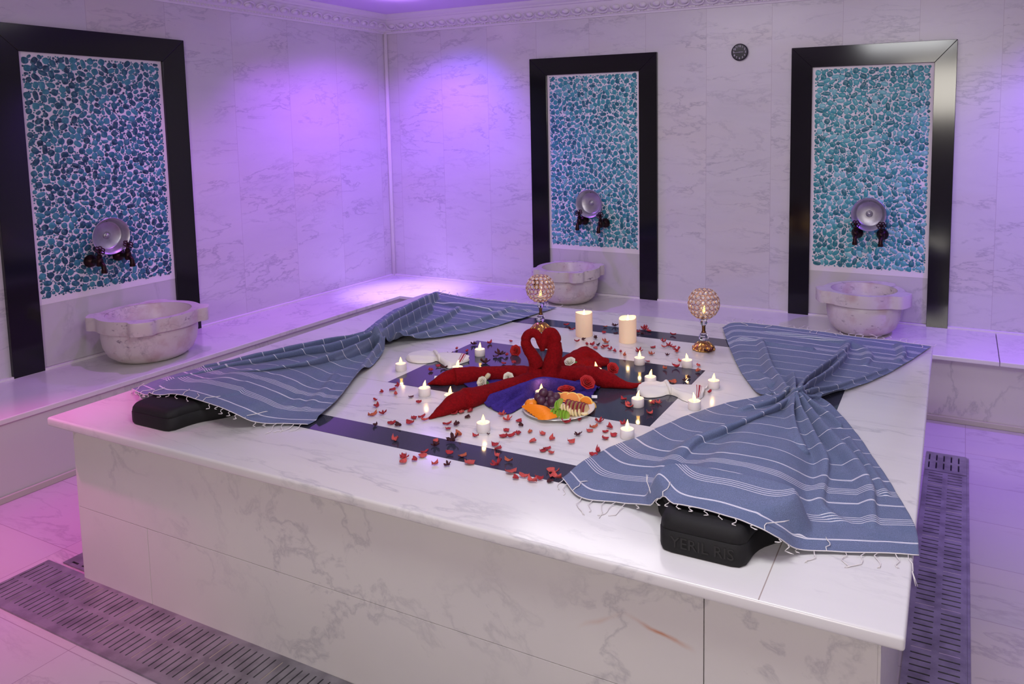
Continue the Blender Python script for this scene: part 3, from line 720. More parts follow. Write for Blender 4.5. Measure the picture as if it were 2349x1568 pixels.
bow_towel('blue striped towel tied like a bow, lying at the right side over a lettered pillow',
    dict(F=[(1290, 1100, .002), (1330, 1143, .003), (1420, 1157, .004), (1500, 1165, .030), (1545, 1160, .088), (1640, 1180, .090), (1730, 1210, .088), (1782, 1238, .060), (1830, 1264, .012), (1900, 1268, .004), (2000, 1273, .003), (2108, 1278, .002)],
         L=[(1290, 1100, .002), (1330, 1066, .002), (1400, 1028, .002), (1476, 1000, .002), (1560, 962, .002), (1650, 932, .002), (1740, 914, .006), (1786, 903, .01)],
         R=[(2108, 1278, .002), (2100, 1215, .002), (2060, 1140, .002), (2010, 1062, .002), (1955, 985, .004), (1905, 935, .006), (1868, 912, .01), (1846, 903, .012)]),
    dict(F=[(1657, 752, .002), (1690, 742, .004), (1800, 752, .004), (1950, 772, .003), (2060, 786, .002), (2136, 797, .002)],
         L=[(1657, 752, .002), (1672, 795, .002), (1694, 845, .002), (1720, 885, .002), (1745, 908, .004), (1786, 903, .01)],
         R=[(2136, 797, .002), (2070, 840, .002), (1995, 878, .002), (1920, 905, .004), (1872, 915, .008), (1846, 903, .012)]),
    [(1786, 903, .010), (1806, 906, .016), (1826, 905, .016), (1846, 903, .012)],
    [[(1800, 912, .044, .020), (1758, 940, .040, .022), (1700, 962, .036, .026), (1640, 985, .032, .028), (1590, 1005, .026, .028), (1558, 1035, .020, .03), (1525, 1075, .012, .03)],
     [(1795, 900, .03, .016), (1762, 918, .028, .018), (1700, 938, .014, .022)],
     [(1806, 905, .050, .014), (1803, 940, .045, .015), (1808, 975, .040, .017), (1822, 1010, .032, .020), (1843, 1038, .018, .02)],
     [(1812, 905, .050, .012), (1822, 935, .042, .013), (1838, 962, .036, .016), (1862, 1005, .030, .018), (1884, 1045, .024, .02), (1886, 1090, .014, .02), (1878, 1125, .016, .02), (1880, 1160, .010, .02)],
     [(1818, 903, .048, .012), (1845, 935, .038, .014), (1878, 975, .034, .018), (1915, 1012, .030, .022), (1952, 1052, .024, .022), (1985, 1105, .020, .022), (1992, 1150, .016, .02), (1998, 1200, .010, .02)],
     [(1822, 900, .045, .012), (1850, 920, .034, .014), (1893, 948, .024, .012), (1925, 975, .014, .012)],
     [(1940, 1000, .010, .012), (1985, 1060, .010, .012), (2030, 1130, .010, .014)],
     [(1600, 1075, .008, .03), (1700, 1085, .010, .03), (1790, 1100, .010, .03), (1850, 1120, .008, .03)],
     [(1500, 1120, .012, .02), (1540, 1080, .012, .02), (1575, 1040, .010, .02)],
     [(1860, 1130, .012, .02), (1885, 1165, .016, .018), (1935, 1200, .006, .02)],
     [(1795, 895, .040, .012), (1783, 872, .036, .015), (1768, 850, .032, .016), (1757, 828, .030, .017), (1750, 800, .024, .018), (1742, 778, .016, .018)],
     [(1808, 898, .046, .012), (1812, 875, .036, .013), (1814, 857, .022, .013)],
     [(1815, 897, .048, .012), (1838, 868, .040, .013), (1872, 842, .036, .014), (1905, 820, .032, .016), (1932, 800, .028, .018), (1945, 785, .014, .02)],
     [(1820, 899, .046, .011), (1850, 875, .038, .012), (1880, 858, .034, .013), (1912, 835, .030, .016), (1935, 812, .020, .018)],
     [(1828, 900, .042, .012), (1860, 893, .030, .012), (1900, 888, .020, .014), (1960, 872, .014, .014), (2030, 846, .010, .014)],
     [(1835, 908, .034, .012), (1880, 908, .022, .012), (1930, 895, .014, .012)],
     [(1700, 775, .012, .022), (1780, 790, .012, .02), (1860, 800, .012, .022)],
     [(1760, 760, .010, .02), (1880, 775, .016, .022), (1960, 790, .016, .024), (1990, 810, .014, .024), (1985, 835, .010, .02)],
     [(2060, 788, .018, .02), (2070, 808, .018, .018), (2060, 828, .010, .018)],
     [(1730, 850, .010, .02), (1770, 880, .018, .02)]],
    [(3.592, -3.243, ROT, .086)], 3)
bow_towel('blue striped towel tied like a bow, lying along the left side beside the bench',
    dict(F=[(303, 896, .006), (345, 912, .060), (400, 908, .074), (470, 925, .074), (535, 950, .060), (580, 970, .020), (630, 976, .004), (706, 978, .002)],
         L=[(303, 896, .006), (380, 868, .006), (470, 843, .006), (560, 823, .006), (660, 800, .006), (760, 782, .008), (836, 768, .012)],
         R=[(706, 978, .002), (752, 948, .002), (790, 910, .002), (822, 868, .002), (858, 838, .003), (880, 810, .006), (884, 790, .01)]),
    dict(F=[(1001, 671, .004), (1060, 683, .004), (1130, 692, .003), (1200, 698, .003), (1277, 707, .002)],
         L=[(1001, 671, .004), (960, 690, .004), (905, 712, .004), (866, 738, .006), (843, 760, .010), (836, 768, .012)],
         R=[(1277, 707, .002), (1180, 737, .002), (1090, 762, .002), (1000, 778, .002), (920, 787, .004), (884, 790, .01)]),
    [(836, 768, .012), (850, 776, .018), (868, 784, .018), (884, 790, .01)],
    [[(856, 764, .060, .022), (800, 782, .052, .026), (720, 802, .050, .028), (620, 822, .044, .030), (540, 838, .034, .028), (450, 860, .024, .026), (370, 882, .014, .022)],
     [(862, 772, .055, .018), (800, 802, .050, .020), (730, 828, .048, .022), (660, 846, .042, .024), (590, 862, .034, .024), (520, 872, .020, .022)],
     [(838, 768, .045, .016), (760, 780, .036, .018), (660, 800, .032, .02), (560, 822, .026, .02), (470, 842, .018, .018)],
     [(866, 778, .045, .014), (820, 806, .034, .016), (770, 832, .024, .018)],
     [(872, 786, .040, .016), (852, 812, .028, .016), (832, 842, .022, .018), (808, 880, .020, .018), (776, 920, .018, .018), (735, 955, .012, .016)],
     [(640, 880, .010, .03), (560, 905, .012, .03), (480, 900, .010, .03)],
     [(700, 890, .012, .022), (680, 925, .012, .022), (640, 950, .006, .02)],
     [(770, 862, .012, .02), (740, 900, .010, .022), (700, 940, .006, .02)],
     [(858, 766, .070, .026), (878, 742, .066, .026), (915, 716, .064, .026), (958, 692, .060, .026), (998, 674, .040, .024)],
     [(866, 772, .062, .020), (905, 742, .056, .022), (950, 716, .052, .022), (985, 700, .040, .020)],
     [(872, 780, .050, .018), (930, 762, .040, .020), (980, 742, .036, .022), (1020, 724, .030, .024), (1050, 706, .020, .024)],
     [(890, 782, .030, .02), (960, 768, .024, .022), (1060, 745, .018, .026), (1130, 722, .020, .026), (1170, 706, .014, .026)],
     [(1010, 690, .020, .03), (1060, 700, .022, .03), (1120, 708, .016, .03)],
     [(1160, 712, .014, .026), (1210, 712, .010, .026)]],
    [(1.752, -3.272, ROT, .070)], 11, .003)

# --- terry towels
def terry(name, c, c2):
    m = noisy(M(name, c, .95, spec=.15), 300, 1., .004, c2, .45, 120); return m
REDT = terry('red_terry', '#880a12', '#5e060c'); PURT = terry('purple_terry', '#44328c', '#32246c')
def fuse(mb, name, mat, parent, vox=.0042, rough=.0016, seed=0, smooth_it=3):
    me = D.meshes.new(name); me.from_pydata([tuple(a) for a in mb.v], [], mb.f); me.update()
    o = D.objects.new(name, me); COL.objects.link(o)
    r = o.modifiers.new('r', 'REMESH'); r.mode = 'VOXEL'; r.voxel_size = vox
    s = o.modifiers.new('s', 'SMOOTH'); s.iterations = smooth_it; s.factor = .5
    bpy.context.view_layer.update(); dg = bpy.context.evaluated_depsgraph_get()
    m2 = D.meshes.new_from_object(o.evaluated_get(dg)); D.objects.remove(o); m2.name = name
    for v in m2.vertices:
        n = noise.noise(v.co * 38 + Vector((seed, 0, 0))); n2 = noise.noise(v.co * 150 + Vector((0, seed, 0)))
        v.co += v.normal * (n * rough * 1.6 + n2 * rough * .6)
        if v.co.z < S + .0012: v.co.z = S + .0012
    m2.materials.clear(); return link(name, m2, mat, parent, True)
def swan(label, neck, wings, chest, u0, v0, seed):
    t = thing('towel_swan', label, 'folded towel', group='pair of red towel swans')
    mb = MB(); K = 1 / 618.
    C = catmull([tuple(VP(u, v, u0, v0, o)) + (r * K,) for u, v, r, o in neck], 44)
    mb.sweep([c[:3] for c in C], [c[3] for c in C], 18)
    for wg in wings:
        C = catmull([tuple(G(u, v, h)) + (r * K, f) for u, v, h, r, f in wg], 40)
        mb.sweep([c[:3] for c in C], [c[3] for c in C], 18, flat=[c[4] for c in C])
    for u, v, h, r, sc in chest: mb.sphere(G(u, v, h), r * K, 18, 12, sc=sc)
    fuse(mb, 'body', REDT, t, seed=seed); return t
swanL = swan('red towel folded as a swan facing right, left half of the heart',
    [(1224, 880, 24, 0), (1229, 856, 21, 0), (1231, 836, 17, 0), (1222, 816, 14.5, 0), (1210, 798, 12.5, 0), (1206, 779, 11.5, 0), (1213, 766, 11, 0), (1227, 763, 10.5, 0), (1236, 774, 9.5, -.004), (1240, 790, 7.5, -.006), (1243, 806, 3, -.006)],
    [[(1234, 870, .026, 27, .85), (1190, 881, .026, 22, .85), (1140, 894, .026, 20, .9), (1095, 908, .028, 22, .9), (1066, 916, .030, 26, .95)],
     [(1100, 908, .026, 17, .9), (1055, 920, .027, 22.5, .95), (1030, 932, .022, 19, .95), (1008, 945, .014, 12, .8), (983, 960, .004, 3, .8)],
     [(1225, 860, .028, 23, .85), (1180, 856, .027, 20, .9), (1120, 857, .027, 19, .9), (1070, 861, .028, 21, .95), (1042, 865, .028, 22.5, .95)],
     [(1070, 862, .024, 16, .9), (1035, 865, .024, 19, .95), (1012, 871, .020, 15, .85), (994, 877, .010, 8, .8), (980, 881, .004, 3, .8)]],
    [(1236, 873, .026, 19, (1, 1, 1))], 1228, 884, 1)
swanR = swan('red towel folded as a swan facing left, right half of the heart',
    [(1262, 884, 26, .01), (1263, 858, 24, .01), (1266, 836, 21, .01), (1271, 815, 19, .01), (1273, 795, 17, .012), (1273, 776, 15, .012), (1266, 765, 14, .01), (1255, 764, 12, .006), (1249, 776, 10, 0), (1247, 790, 8, -.004), (1245, 806, 3.5, -.004)],
    [[(1262, 865, .03, 27, .85), (1305, 859, .032, 22, .95), (1340, 861, .032, 23, .95), (1370, 864, .033, 26, .95)],
     [(1340, 863, .026, 18, .9), (1378, 867, .030, 22, .95), (1405, 874, .024, 18, .9), (1432, 882, .014, 11, .8), (1455, 884, .012, 7.5, .8), (1472, 881, .012, 6, .8)],
     [(1262, 858, .04, 18, 1), (1290, 838, .045, 17, 1), (1318, 822, .048, 18, 1), (1342, 812, .050, 18, 1.05), (1356, 815, .042, 15, 1.0), (1376, 825, .026, 12, .9), (1395, 828, .014, 8, .8)],
     [(1290, 850, .026, 18, .8), (1330, 834, .028, 20, .8), (1366, 834, .018, 14, .8), (1396, 833, .010, 7, .8)]],
    [(1258, 874, .026, 19, (1, 1, 1)), (1330, 850, .015, 22, (1, 1, .7)), (1362, 846, .012, 18, (1.2, 1, .6))], 1258, 886, 5)
def quad_tag(t, u, v, h, du, dv, name='care_label'):
    a = G(u, v, h); x = (G(u + 12, v, h) - a); y = (VP(u, v - 8, u, v) - G(u, v)); y.z = abs(y.z)
    x = x.normalized() * du; y = (Vector((0, 0, 1)) * .6 + Vector((FW.x, FW.y, 0)) * .8).normalized() * dv
    n = x.cross(y).normalized() * .0006
    mb = MB(); q = [a, a + x, a + x + y, a + y]; mb.add([p for p in q] + [p + n for p in q], [(0, 1, 2, 3), (7, 6, 5, 4), (0, 4, 5, 1), (1, 5, 6, 2), (2, 6, 7, 3), (3, 7, 4, 0)])
    return mb.build(name, M('label_white', '#e8e6ea', .6), t)
quad_tag(swanL, 996, 868, .016, .017, .012)
# purple towel lying under the swans
t = thing('purple_towel', 'folded purple terry towel lying under the red towel swans', 'towel')
P = coons([(1101, 921, .002), (1130, 940, .002), (1166, 950, .002), (1198, 935, .002), (1230, 925, .002), (1280, 925, .002), (1320, 926, .002), (1358, 913, .002)],
          [(1060, 878, .004), (1130, 872, .006), (1240, 862, .008), (1300, 862, .006), (1360, 866, .004), (1392, 872, .004)],
          [(1101, 921, .002), (1095, 910, .004), (1080, 895, .004), (1060, 878, .004)],
          [(1358, 913, .002), (1366, 902, .002), (1376, 890, .003), (1392, 872, .004)], 60, 120)
R_ = 1.5 * ridge_field(P[..., :2], [[(1130, 932, .008, .012), (1165, 915, .014, .014), (1200, 900, .016, .014)], [(1290, 868, .012, .014), (1330, 874, .016, .014), (1360, 884, .010, .014)], [(1110, 915, .012, .03), (1160, 900, .030, .03), (1205, 885, .040, .028), (1240, 874, .042, .026), (1280, 876, .038, .026), (1320, 882, .028, .026), (1365, 890, .014, .022)],
                              [(1160, 935, .010, .02), (1190, 915, .018, .02), (1215, 897, .020, .02)], [(1330, 905, .012, .025), (1358, 898, .012, .02)]])
P[..., 0] += .3 * R_; P[..., 1] -= .5 * R_; P[..., 2] = S + .004 + (np.maximum(P[..., 2] - S, 0) ** 3 + R_ ** 3) ** (1 / 3) + .0015 * (1 + np_noise(P[..., 0], P[..., 1], 45, 4))
o = grid_obj('terry_cloth', P, PURT, t, thick=.004)
quad_tag(t, 1357, 913, .006, .020, .012)

# --- white wash mitts tied in the middle
MITT = noisy(M('mitt_cloth', '#dcdad4', .9, sheen=.2), 500, .4, .001); MITR = M('mitt_red', '#a3283a', .85)
def mitt(label, A, B, endA, endB, knot, hgt, st, ridges, cuff_loop=None):
    """A back edge, B front edge, both from the rounded tip to the striped cuff"""
    t = thing('wash_mitt', label, 'wash mitt', group='white wash mitts tied like bows')
    ns, nt_ = 24, 110
    P = coons(A, B, endA, endB, ns, nt_)     # s runs from back edge to front edge, t along the mitt
    T = np.linspace(0, 1, nt_ + 1)[None, :]; Sx = np.linspace(0, 1, ns + 1)[:, None]
    dome = hgt * np.sin(PI * np.clip(Sx, 0, 1)) ** .45 * (.9 + .35 * np.exp(-((T - knot) / .07) ** 2))
    dome = dome * np.clip(np.minimum(T, 1 - T * .96) / .05, 0, 1) ** .5
    R_ = ridge_field(P[..., :2], ridges) * np.sin(PI * Sx) ** .3
    pleat = .0035 * np.sin(Sx * 26) * np.exp(-((T - knot) / .16) ** 2) * np.sin(PI * Sx)
    P[..., 2] = S + .0025 + np.maximum(0, dome + .5 * R_ + pleat + .001 * np_noise(P[..., 0], P[..., 1], 70, 9))
    o = grid_obj('mitt_body', P, MITT, t, thick=0)
    Q = P.copy(); Q[..., 2] = S + .0018
    # underside closes the shell
    me = o.data; bm = bmesh.new(); bm.from_mesh(me); n, m = Q.shape[:2]
    vs_ = [[bm.verts.new(tuple(Q[i, j])) for j in range(m)] for i in range(n)]
    for i in range(n - 1):
        for j in range(m - 1):
            bm.faces.new((vs_[i][j], vs_[i + 1][j], vs_[i + 1][j + 1], vs_[i][j + 1]))
    bmesh.ops.recalc_face_normals(bm, faces=bm.faces); bm.to_mesh(me); bm.free()
    for p in me.polygons: p.use_smooth = True
    # woven red stripes near the cuff: raised bands following the mitt
    for a, b in st:
        j0, j1 = int(a * nt_), max(int(a * nt_) + 1, int(b * nt_)); V = []; Fc = []
        for j in (j0, j1): V += [tuple(P[i, j] + np.array([0, 0, .0006])) for i in range(1, ns)]
        k = ns - 1; Fc = [(i, i + 1, k + i + 1, k + i) for i in range(k - 1)]
        ob = obj('red_stripe', V, Fc, MITR, t, True); sm = ob.modifiers.new('thickness', 'SOLIDIFY'); sm.thickness = .0006
    j = int(knot * nt_); ring = [Vector(P[i, j]) + Vector((0, 0, .0025)) for i in range(0, ns + 1, 2)]
    MB().sweep(ring, [.004] + [.0065] * (len(ring) - 2) + [.004], 10).build('tie_band', MITT, t, smooth=True)
    if cuff_loop: MB().sweep([G(*c) for c in cuff_loop], .0028, 8).build('hanging_loop', MITT, t, smooth=True)
    return t
mitt('white wash mitt with red stripes lying right of the swans, near the black panel corner',
     [(1464, 890, 0), (1478, 880, 0), (1500, 877, 0), (1520, 884, 0), (1533, 889, 0), (1550, 886, 0), (1580, 886, 0), (1606, 888, 0), (1617, 896, 0)],
     [(1464, 904, 0), (1478, 912, 0), (1500, 913, 0), (1518, 910, 0), (1533, 906, 0), (1550, 910, 0), (1568, 920, 0), (1592, 924, 0), (1612, 912, 0)],
     [(1464, 890, 0), (1461, 897, 0), (1464, 904, 0)], [(1617, 896, 0), (1616, 905, 0), (1612, 912, 0)], .455, .020,
     [(.84, .853), (.866, .897), (.910, .923)], [[(1480, 895, .008, .015), (1505, 893, .012, .012), (1528, 897, .012, .01)], [(1540, 897, .012, .01), (1565, 905, .012, .012), (1590, 912, .010, .015)]],
     [(1612, 893, .006), (1620, 889, .008), (1624, 881, .008), (1626, 877, .006)])
mitt('white wash mitt with red stripes lying at the far left beside the black panel',
     [(934, 818, 0), (950, 810, 0), (975, 806, 0), (992, 812, 0), (1002, 815, 0), (1018, 811, 0), (1040, 812, 0), (1066, 815, 0), (1075, 822, 0)],
     [(936, 830, 0), (955, 834, 0), (978, 834, 0), (992, 832, 0), (1002, 829, 0), (1014, 836, 0), (1030, 846, 0), (1050, 838, 0), (1073, 830, 0)],
     [(934, 818, 0), (931, 824, 0), (936, 830, 0)], [(1075, 822, 0), (1077, 826, 0), (1073, 830, 0)], .46, .018,
     [(.84, .853), (.866, .897), (.910, .923)], [[(945, 822, .006, .015), (975, 820, .012, .014), (996, 822, .010, .01)], [(1008, 822, .014, .012), (1022, 830, .014, .014), (1036, 838, .008, .015)]])

# ---------------------------------------------------------------- candles
def flame_mb(c, h, r, lean):
    pts = []; rad = []
    for k in range(11):
        q = k / 10; pts.append(Vector(c) + Vector((RT.x * 0 + lean * h * q * q, 0, h * q))); rad.append(max(.0004, r * math.sin(PI * min(1, .10 + q * .90)) ** .8 * (1.25 - .75 * q)))
    return MB().sweep(pts, rad, 12)
def tealight(loc, label, rz=0., proto=[None]):
    if proto[0]: return dup(proto[0], loc, rz, label)
    t = thing('tea_light', label, 'tea light', loc, rz, 'white electric tea lights')
    MB().lathe([(.0205, 0), (.0218, .0015), (.0218, .0265), (.0205, .0285), (.0185, .0280), (.0150, .0262), (.0080, .0255), (.0, .0255)], 40).build('cup', LEDW, t, auto=50)
    flame_mb((0, 0, .0245), .031, .0062, .15).build('flame', FLAME, t, smooth=True)
    proto[0] = t; return t
TL = [(920, 849, 'tea light standing farthest left, on white marble beside the black panel corner', 0), (974, 906, 'tea light on white marble in front of the black panel, left of the red wing', 1), (1101, 815, 'tea light on the back left part of the black panel', 2),
      (1109, 988, 'tea light on white marble in front of the purple towel', 0), (1439, 1003, 'tea light on white marble in front of the black panel, touching the near right towel', 2), (1463, 931, 'tea light on the black panel in front of the right wash mitt', 1),
      (1593, 937, 'tea light at the striped cuff of the right wash mitt', 3), (1637, 889, 'tea light standing farthest right, on white marble', 0), (1576, 841, 'tea light on white marble at the back right edge of the black panel', 4),
      (1467, 835, 'tea light on the back edge of the black panel, between pillar candle and mitt', 2), (1492, 880, 'tea light on the black panel just behind the right wash mitt', 1), (1242, 914, 'tea light between the purple towel and the grapes', 0),
      (1050, 857, 'tea light half hidden behind the rear left wing of a towel swan', 1), (1033, 922, 'tea light almost hidden behind the front left wing of a towel swan', 2), (1368, 862, 'tea light half hidden behind the right wing of a towel swan', 3)]
def small_light(loc, e=.10, r=.006, c=(1, .62, .25)):
    lamp('POINT', 'candle_glow', loc, c, e, size=r)
for u, v, lb, k in TL:
    p = G(u, v); tealight(p, lb, k * 1.3 - .9); small_light(p + Vector((0, 0, .058)), .06)
def pillar(u, v, R, hh, label, top):
    p = G(u, v); t = thing('pillar_candle', label, 'candle', p, 0, 'ivory pillar candles')
    mb = MB(); seg = 48; prof = [(.97, 0), (1, .003), (1.0, .5 * hh), (1., hh - .006), (.97, hh), (.86, hh - .001), (.66, hh - .012), (.3, hh - .020), (.0, hh - .021)]
    v_ = []
    for i, (f, z) in enumerate(prof):
        for k in range(seg):
            a = 2 * PI * k / seg; w = top(a) if i > 2 else 0; w *= min(1, f * 1.1)
            v_.append((R * f * math.cos(a), R * f * math.sin(a), z + w))
    mb.add(v_, [(i * seg + k, i * seg + (k + 1) % seg, (i + 1) * seg + (k + 1) % seg, (i + 1) * seg + k) for i in range(len(prof) - 1) for k in range(seg)])
    mb.f.append(tuple(range(seg - 1, -1, -1))); mb.build('wax', WAXM, t, auto=50)
    flame_mb((0, 0, hh - .023), .036, .0052, .06).build('flame', FLAMETIP, t, smooth=True)
    small_light(p + Vector((0, 0, hh + .014)), .09)
pillar(1340, 769, .0390, .108, 'left ivory pillar candle with a softly rounded top', lambda a: .002 * math.sin(a * 2))
pillar(1440, 783, .0390, .108, 'right ivory pillar candle with a slanting peaked rim', lambda a: .006 * math.cos(a - 1.2) ** 3 + .002 * math.sin(3 * a))

# ---------------------------------------------------------------- crystal candle holders
RINGM = MB().torus((0, 0, 0), .0102, .00095, None, 16, 5)
def holder(u, v, label, proto=[None]):
    p = G(u, v)
    if proto[0]:
        t = dup(proto[0], p, .35, label); small_light(p + Vector((0, 0, .205)), .05, .005); return t
    t = thing('crystal_candle_holder', label, 'candle holder', p, 0, 'gold candle holders with crystal globes')
    petal = lambda a, i: 1 + (.10 if i < 5 else .04) * abs(math.cos(4 * a)) ** 1.5 * (1 if i < 6 else .4)
    MB().lathe([(.040, 0), (.044, .002), (.045, .006), (.040, .010), (.038, .016), (.034, .022), (.026, .029), (.018, .034), (.012, .036), (.0, .036)], 96, rf=petal).build('gilt_foot', GOLD, t, auto=60)
    mb = MB()
    for k in range(8):
        a = k * PI / 4 + PI / 8; mb.sphere((.046 * math.cos(a), .046 * math.sin(a), .0065), .0062, 8, 6)
        mb.sweep([(.046 * math.cos(a), .046 * math.sin(a), .008), (.036 * math.cos(a), .036 * math.sin(a), .020), (.022 * math.cos(a), .022 * math.sin(a), .032)], [.003, .0035, .002], 6)
    mb.build('leaf_ribs', GOLD, t, smooth=True)
    def facet(nm, prof, seg=10): MB().lathe(prof, seg).build(nm, CRYS, t)
    r = .0205; facet('crystal_ball', [(max(.004, math.cos(a) * r), .0545 + math.sin(a) * r) for a in [-1.35, -.9, -.45, 0, .45, .9, 1.35]])
    MB().lathe([(.010, .074), (.011, .076), (.0085, .079), (.0068, .083), (.0080, .086), (.0064, .089), (.0080, .092), (.0064, .095), (.0080, .098), (.0070, .101), (.0095, .104)], 20).build('stem', BRASSD, t, smooth=True)
    facet('crystal_cup', [(.008, .104), (.013, .110), (.0175, .120), (.0165, .130), (.012, .136)])
    mb = MB(); c = Vector((0, 0, .200)); R = .066; beads = []
    for lat in (-62, -43, -24, -5, 14, 33, 50):
        la = math.radians(lat); n = max(5, int(round(2 * PI * R * math.cos(la) / .0208)))
        for k in range(n):
            a = 2 * PI * (k + (.5 if (lat // 19) % 2 else 0)) / n; nrm = Vector((math.cos(la) * math.cos(a), math.cos(la) * math.sin(a), math.sin(la)))
            mb.torus(c + nrm * R, .0103, .0009, mat_to(nrm), 14, 5); beads.append((c + nrm * R, nrm))
    mb.torus((0, 0, .139), .013, .002, None, 20, 6)
    mb.build('wire_globe', GOLDW, t, smooth=True)
    bd = MB().lathe([(0, -.0038), (.0045, -.0030), (.0068, 0), (.0045, .0030), (0, .0038)], 8).build('glass_bead', BEAD, t)
    for i, (q, nrm) in enumerate(beads):
        b = bd if i == 0 else bd.copy()
        if i: COL.objects.link(b); b.parent = t
        b.location = q; b.rotation_euler = mat_to(nrm).to_euler()
    MB().lathe([(.016, .146), (.017, .148), (.017, .160), (.015, .161), (0, .161)], 24).build('candle_cup', LEDW, t, auto=50)
    flame_mb((0, 0, .160), .032, .006, .1).build('flame', FLAME, t, smooth=True)
    small_light(p + Vector((0, 0, .205)), .05, .005)
    proto[0] = t; return t
holder(1241, 756, 'gold candle holder with a crystal globe, behind the towel swans')
holder(1614, 801, 'gold candle holder with a crystal globe, near the far right towel')

# ---------------------------------------------------------------- roses
def rose(loc, n, R, mat, label, group, leaf=None, cup=1.):
    t = thing('artificial_rose', label, 'rose', loc, 0, group); Mx = mat_to(n); rr = random.Random(int(loc[0] * 1e4))
    k = 0
    for layer, (cnt, r, h, open_) in enumerate(((3, .35, .95, .02), (4, .55, .88, .12), (5, .78, .72, .30), (6, .98, .5, .5))):
        mb = MB()
        for i in range(cnt):
            a0 = 2 * PI * i / cnt + layer * .7 + rr.uniform(-.15, .15); V = []; nu, nv = 8, 6
            for iu in range(nu + 1):
                for iv in range(nv + 1):
                    x = iu / nu * 2 - 1; y = iv / nv; a = a0 + x * (1.35 if cnt < 5 else .95)
                    rad = R * (r * (.25 + .75 * y ** .6) + open_ * y ** 3 * .5) * (1 - .10 * x * x); z = R * h * cup * y * (1 - .22 * x * x) - R * .1 * open_ * y ** 4
                    wob = 1 + .05 * math.sin(7 * a + layer); V.append(Mx @ Vector((rad * math.cos(a) * wob, rad * math.sin(a) * wob, z)))
            base = len(mb.v); mb.v += V
            mb.f += [(base + iu * (nv + 1) + iv, base + (iu + 1) * (nv + 1) + iv, base + (iu + 1) * (nv + 1) + iv + 1, base + iu * (nv + 1) + iv + 1) for iu in range(nu) for iv in range(nv)]
        o = mb.build('petal_whorl', mat, t, smooth=True); s = o.modifiers.new('thickness', 'SOLIDIFY'); s.thickness = .0009
    if leaf:
        for i in range(3):
            a = i * 2.1 + leaf; mb = MB(); V = []
            for iu in range(7):
                for iv in range(3):
                    x = iu / 6; w = math.sin(PI * min(1, x * .92 + .08)) * .30 * (iv - 1); d = Vector((math.cos(a), math.sin(a), 0)); sd = Vector((-d.y, d.x, 0))
                    V.append(Mx @ (d * (R * (.3 + 1.2 * x)) + sd * (w * R * 1.3) + Vector((0, 0, R * (-.02 + .15 * abs(iv - 1) - .2 * x)))))
            mb.add(V, [(i_ * 3 + j, (i_ + 1) * 3 + j, (i_ + 1) * 3 + j + 1, i_ * 3 + j + 1) for i_ in range(6) for j in range(2)])
            o = mb.build('leaf', LEAFM, t, smooth=True); s = o.modifiers.new('thickness', 'SOLIDIFY'); s.thickness = .0008
    return t
LEAFM = M('rose_leaf', '#4c7a3a', .6); ROSER = M('red_fabric_petal', '#b00a10', .7, sheen=.05); ROSEW = M('cream_fabric_petal', '#e2dccb', .6, sheen=.2)
CD = Vector((-FW.x, -FW.y, 0)).normalized()
rose(VP(1184, 806, 1184, 815) - CD * .01, CD + Vector((-.4, 0, .25)), .021, ROSER, 'red rose head on the black panel left of the swans', 'red fabric roses', cup=.9)
rose(VP(1346, 879, 1346, 910), CD * .6 + Vector((.3, .1, .75)), .023, ROSER, 'red rose head lying on the right end of the purple towel', 'red fabric roses')
rose(VP(1299, 897, 1299, 915), Vector((0, 0, 1)), .026, ROSER, 'red rose head half hidden behind the orange slices', 'red fabric roses', cup=.8)
rose(VP(1404, 846, 1404, 858), CD * .5 + Vector((.4, 0, .6)), .020, ROSER, 'red rose head behind the right wing of the swans', 'red fabric roses')
rose(VP(1166, 866, 1166, 890), CD * .8 + Vector((.2, 0, .5)), .016, ROSEW, 'closed white rose bud on the left wings of the swans', 'white fabric roses', cup=1.2)
rose(VP(1308, 832, 1308, 868), CD * .5 + Vector((-.2, 0, .8)), .018, ROSEW, 'white rose head with green leaves on the right swan', 'white fabric roses', leaf=.4, cup=1.1)
rose(VP(1108, 877, 1104, 890), CD * .9 + Vector((-.5, 0, .35)), .018, ROSEW, 'open white rose head with a thick stalk between the left wings', 'white fabric roses', leaf=2.2)
STK = M('cream_stalk', '#cdbf98', .6)
tag(MB().sweep([VP(1106, 876, 1104, 890, .01), VP(1114, 868, 1104, 890, .014), VP(1120, 861, 1104, 890, .016), VP(1122, 857, 1104, 890, .016)], [.008, .008, .0095, .007], 12).build('rose_stalk', STK, smooth=True), 'short cream rose stalk standing between the left wings', 'stalk')

# ---------------------------------------------------------------- fruit plate
PC = G(1282, 941); PLM = M('white_porcelain', '#e6e4e2', .12, coat=.4)
t = thing('dinner_plate', 'round white plate heaped with cut fruit', 'plate', PC)
MB().lathe([(.070, 0), (.074, .001), (.076, .003), (.100, .007), (.118, .0115), (.1225, .0130), (.1220, .0145), (.1180, .0138), (.098, .0095), (.074, .0055), (.0, .0050)], 96).build('dish', PLM, t, auto=60)
zp = S + .012
def PLT(u, v, h): return G(u, v, h)
FL = dict(grape='#3e1420', orange='#f08a10', rim='#f7c966', peel='#ef8a18', kiwi='#a4c24a', kskin='#7fae30', apple='#e6c98a', askin='#7d1422', banana='#ecdcae', melon='#f58a06')
FM = {k: noisy(M('fruit_' + k, c, .38, sss=.15 if k != 'grape' else .0), 120, .2, .001) for k, c in FL.items()}
nt = NT(FM['grape']); f_, _ = nt.noise(nt.n('TexCoord').outputs['Object'], 60, 3); nt.l(nt.mix(nt.ramp(f_, [(.4, (0, 0, 0)), (.7, (1, 1, 1))]), lin('#3c0e22'), lin('#64405c')), nt.b.inputs['Base Color'])
